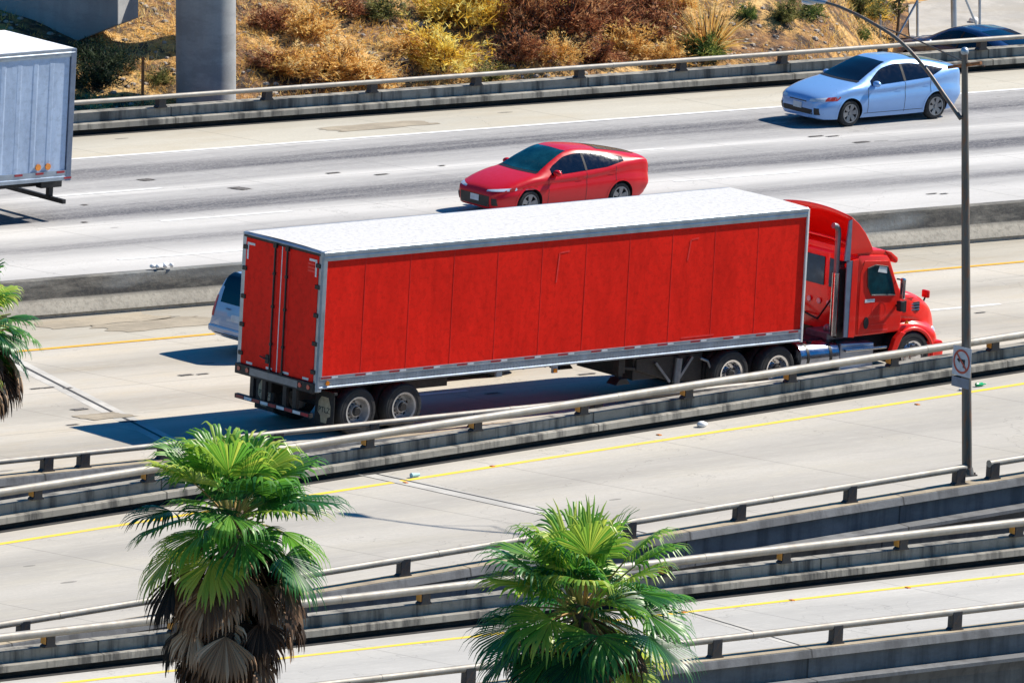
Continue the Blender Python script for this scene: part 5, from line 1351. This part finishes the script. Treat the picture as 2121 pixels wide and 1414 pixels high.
# sign plates fixed on the pole, faces towards -X
sg = on_y(1997, 746, yl)
S = thing('road_sign', 'white square no left turn sign with red ring, strapped to the lamp pole', 'road sign', sg)
xo = -.13
def yzb(mb, y0, y1, z0, z1, x0, x1): mb.box(x0, x1, y0, y1, z0, z1); return mb
yzb(MB(), -.36, .19, -.30, .30, xo-.012, xo).build('plate', M['signwhite'], S, bevel=.004)
mb = MB(); n = 40; c_ = (-.085, 0); pts = []
for i in range(n+1):
    a = 2*math.pi*i/n; pts.append([(xo-.016, c_[0]+rr*math.cos(a), c_[1]+rr*math.sin(a)) for rr in (.205, .252)])
mb.grid(pts); mb.bar((xo-.017, c_[0]+.16, .155), (xo-.017, c_[0]-.16, -.155), .004, .045, (1,0,0)) if False else None
dq = Vector((0, -.32, -.31)).normalized(); nq = Vector((0, dq.z, -dq.y))
cc_ = Vector((xo-.0175, c_[0], 0)); mb.add([cc_-dq*.22-nq*.022, cc_-dq*.22+nq*.022, cc_+dq*.22+nq*.022, cc_+dq*.22-nq*.022], [(0,1,2,3)])
mb.build('prohibition_ring', M['signred'], S, fixn=False)
mb = MB(); mb.v = []; x_ = xo-.0145
# left turning arrow (viewer's left is +Y)
mb.add([(x_, c_[0]-.10, -.12), (x_, c_[0]-.10, .05), (x_, c_[0]+.06, .05), (x_, c_[0]+.06, .0), (x_, c_[0]-.04, .0), (x_, c_[0]-.04, -.12)], [(0,1,2,3,4,5)])
mb.add([(x_, c_[0]+.06, .09), (x_, c_[0]+.06, -.04), (x_, c_[0]+.15, .025)], [(0,1,2)])
mb.build('arrow', M['ink'], S, fixn=False)
mb = MB(); mb.box(xo, -.0, -.02, .05, .20, .24); mb.box(xo, -.0, -.02, .05, -.24, -.20); mb.build('strap', M['pole'], S)
sp = on_y(1995, 790, yl)
S2 = thing('sign_plate', 'small dark blue grey plate under the no left turn sign', 'sign', sp)
MB().box(xo-.01, xo, -.32, .20, -.10, .10).build('plate', M['signgrey'], S2, bevel=.004)
MB().box(xo, 0, -.02, .05, -.03, .03).build('strap', M['pole'], S2)

# ------------------------------------------------------------------ fan palms
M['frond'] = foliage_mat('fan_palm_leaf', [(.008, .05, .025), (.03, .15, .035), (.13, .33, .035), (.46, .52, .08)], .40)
for n_ in M['frond'].node_tree.nodes:
    if n_.type == 'BSDF_PRINCIPLED': n_.inputs['Roughness'].default_value = .38; n_.inputs['Specular IOR Level'].default_value = .35
M['dead'] = foliage_mat('dead_palm_leaf', [(.014, .009, .007), (.10, .055, .035), (.32, .19, .11), (.66, .50, .36)], .12)
M['petiole'] = foliage_mat('palm_petiole', [(.06, .10, .02), (.20, .24, .05), (.34, .30, .10), (.40, .22, .08)], 0)
M['trunk'] = simple('palm_trunk_bark', (.12, .09, .07), .95, var=.5, bump=.8, bs=12)
def fan(mb, pm, org, d, plen, R_, rg, tint, span=115, nseg=38, droop=.55, sag=.25, fold=.10):
    d = Vector(d).normalized(); org = Vector(org)
    side = d.cross(Vector((0,0,1)))
    if side.length < .1: side = Vector((1,0,0))
    side.normalize(); side = (side+Vector((rg.gauss(0,.2), rg.gauss(0,.2), rg.gauss(0,.2)))); side = (side-d*side.dot(d)).normalized()
    # petiole arcs down
    pp = [org]; dd = d.copy()
    for i in range(5):
        dd = (dd+Vector((0,0,-sag/5))).normalized(); pp.append(pp[-1]+dd*plen/5)
    pm.tint = min(1, max(0, tint+rg.gauss(0,.1))); pm.tube(pp, [.030,.026,.022,.019,.016,.012], 5, cap=False)
    c = pp[-1]; d = dd; side = (side-d*side.dot(d)).normalized(); nrm = side.cross(d).normalized()
    if nrm.z < 0 and abs(nrm.z) > .2: nrm = -nrm
    for i in range(nseg):
        a = R(-span+2*span*i/(nseg-1)+rg.uniform(-1.4,1.4))
        if rg.random() < .05: continue
        L = R_*(.72+.28*math.cos(a*.75))*rg.uniform(.84, 1.06)
        e = (d*math.cos(a)+side*math.sin(a)); e = (e+nrm*(-.10+.22*abs(math.sin(a)))).normalized()
        tn = nrm.cross(e).normalized(); wid0 = 2*R(span)/(nseg-1)
        mb.tint = min(1, max(0, tint+rg.gauss(0,.10)))
        q = c.copy(); ee = e.copy(); pts = []; ns = 7
        up_ = 1 if i % 2 else -1
        for j in range(ns+1):
            t = j/ns; r_ = L*t
            w_ = min(r_*wid0*.54, .038)*(1 if t < .68 else max(.05, (1-t)/.32)**.8)
            pts.append([q-tn*w_, q+nrm*(fold*w_*1.8+.004)*1.0, q+tn*w_])
            if t > .60: ee = (ee+Vector((rg.gauss(0,.06), rg.gauss(0,.06), -droop*(t-.5)*2.6))).normalized()
            else: ee = (ee+Vector((0,0,-droop*.05))).normalized()
            q = q+ee*(L/ns)
        mb.grid(pts)
def palm(px, py, Y, label, seed, lean=-.066, nl=42, skirt=True, Rf=.95, sk=1.0, az0=0.0, lo=118):
    c = on_y(px, py, Y); zb = -6.5
    t = thing('fan_palm', label, 'palm tree', (c.x-lean*(c.z-zb), Y, zb), 0, None)
    top = Vector((lean*(c.z-zb), 0, c.z-zb)); rg = random.Random(seed)
    mb = MB(); ax = top.normalized()
    mb.tube([top*(i/24) for i in range(25)], [.30+(.012 if i % 2 else -.012) if 1 < i < 23 else (.42 if i < 2 else .20) for i in range(25)], 18); mb.build('trunk', M['trunk'], t, smooth=40)
    fr, pe, de = MB(), MB(), MB()
    ga = math.pi*(3-5**.5)
    for i in range(nl):
        f = (i+.5)/nl; a = az0+i*ga+rg.uniform(-.25,.25); elv = R(84-lo*f**.95+rg.uniform(-12,12))
        d = (math.cos(a)*math.cos(elv), math.sin(a)*math.cos(elv), math.sin(elv))
        org = top+Vector((.12*math.cos(a), .12*math.sin(a), -.02-.30*f))
        tint = min(.88, max(.08, .74-.42*f+rg.gauss(0,.2)))  # upper leaves lighter, sunlight painted into their tint
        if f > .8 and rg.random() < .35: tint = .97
        fan(fr, pe, org, d, rg.uniform(.8, 1.25)*Rf*(.8+.25*f), rg.uniform(1.0, 1.22)*Rf, rg, tint, rg.uniform(75,122), 36, rg.uniform(.4,1.5), .15+.45*f)
    for i in range(46):
        a = i*ga*1.7+rg.uniform(-.3,.3); elv = R(rg.uniform(-30, 70)); d = (math.cos(a)*math.cos(elv), math.sin(a)*math.cos(elv), math.sin(elv)); mx = .9-rg.random()*1.0
        pe.tint = rg.uniform(.2,1); pe.tube([top+Vector((.12*math.cos(a), .12*math.sin(a), -mx*.55)), top+Vector((.12*math.cos(a), .12*math.sin(a), -mx*.55))+Vector(d)*rg.uniform(.3,.6)], [.035,.012], 5, cap=False)
    for i in range(8):
        a = az0+.7+i*ga; elv = R(rg.uniform(20, 75)); d = (math.cos(a)*math.cos(elv), math.sin(a)*math.cos(elv), math.sin(elv))
        fan(fr, pe, top+Vector((.1*math.cos(a), .1*math.sin(a), rg.uniform(-.35,.05))), d, rg.uniform(.35,.6), rg.uniform(.75,.95)*Rf, rg, min(.8, max(.05, rg.gauss(.4,.2))), rg.uniform(60,105), 30, rg.uniform(.5,1.2), .3)
    if skirt:
        nd = int(90*min(1, sk+.25))
        for i in range(nd):
            f = (i+.5)/nd; a = az0+i*ga*1.03+rg.uniform(-.3,.3); elv = R(-14-52*min(1, f*1.5)+rg.uniform(-14,14))
            d = (math.cos(a)*math.cos(elv), math.sin(a)*math.cos(elv), math.sin(elv))
            org = top+Vector((.18*math.cos(a), .18*math.sin(a), -.22-2.3*f*sk))
            fan(de, de, org, d, rg.uniform(.55,1.25)*max(.7, sk), rg.uniform(.75,1.15), rg, min(1, max(0, rg.gauss(.37,.3))), rg.uniform(50,95), 22, 1.6, .8, .3)
        de.build('dead_leaf_skirt', M['dead'], t, fixn=False, tint=True, merge=False, smooth=30)
    fr.build('crown', M['frond'], t, fixn=False, tint=True, merge=False, smooth=30); pe.build('leaf_stalks', M['petiole'], t, fixn=False, tint=True, merge=False)
    return t
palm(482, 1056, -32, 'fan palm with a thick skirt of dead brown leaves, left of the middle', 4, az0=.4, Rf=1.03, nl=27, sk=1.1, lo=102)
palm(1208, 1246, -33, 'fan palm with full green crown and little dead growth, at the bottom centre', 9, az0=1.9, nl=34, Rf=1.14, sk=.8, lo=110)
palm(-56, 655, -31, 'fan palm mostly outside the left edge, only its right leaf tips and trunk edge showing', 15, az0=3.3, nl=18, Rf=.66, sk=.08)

# ------------------------------------------------------------------ small things lying on the ramps
def item(px, py, g, name, label, cat, m, fn):
    q = on_z(px, py, *g); mb = MB(); fn(mb); o = mb.build(name, m, smooth=45); o.location = q; tag(o, label, cat); return o
G1, G2 = (.75, .019), (.90, 0)
M['cupblue'] = simple('pale_blue_paper', (.35, .62, .75), .6)
item(860, 988, G1, 'paper_cup', 'flattened pale blue paper cup beside the yellow line at the joint', 'cup', M['cupblue'], lambda m: m.tube([(-.11,0,.05),(.11,.02,.045)], [.05,.035], 10))
item(2031, 800, G1, 'glass_bottle', 'bright green bottle lying at the foot of the ramp barrier', 'bottle', M['green'], lambda m: m.tube([(-.13,0,.045),(.04,0,.045),(.08,0,.045),(.15,0,.045)], [.042,.042,.016,.014], 10))
item(1453, 884, G1, 'plastic_bag', 'white crumpled bag at the foot of the ramp barrier, below the tractor wheels', 'bag', M['trashwhite'], lambda m: (m.ball((0,0,.06),.12,.09,.07,9,6), m.ball((.1,.03,.05),.08,.07,.05,8,5)))
item(1993, 808, G1, 'plastic_bag', 'small white scrap beside the lamp pole under the sign plate', 'bag', M['trashwhite'], lambda m: m.ball((0,0,.03),.10,.06,.035,8,5))
mk_pts = [(840,1000,G1),(1020,966,G1),(1900,838,G1),(330,1078,G1),(1365,901,G1),(1640,1243,G2),(1880,1217,G2),(1415,1268,G2)]
proto = None
lab = ['at the paved joint', 'left of the middle', 'at the right near the lamp pole', 'behind the palm on the left', 'below the tractor drive wheels', 'on the lower ramp', 'on the lower ramp towards the right', 'on the lower ramp beside the right palm']
for i, (px, py, g) in enumerate(mk_pts):
    q = on_z(px, py, *g)
    if proto is None:
        mb = MB(); mb.prism([(-.05,0),(.05,0),(.035,.02),(-.035,.02)], -.05, .05); proto = mb.build('pavement_marker', M['amberlamp'], bevel=.004); o = proto
    else: o = proto.copy(); COL.objects.link(o)
    o.location = q; tag(o, 'small orange reflective marker on the yellow line '+lab[i], 'road marker', 'orange markers along the yellow lines')
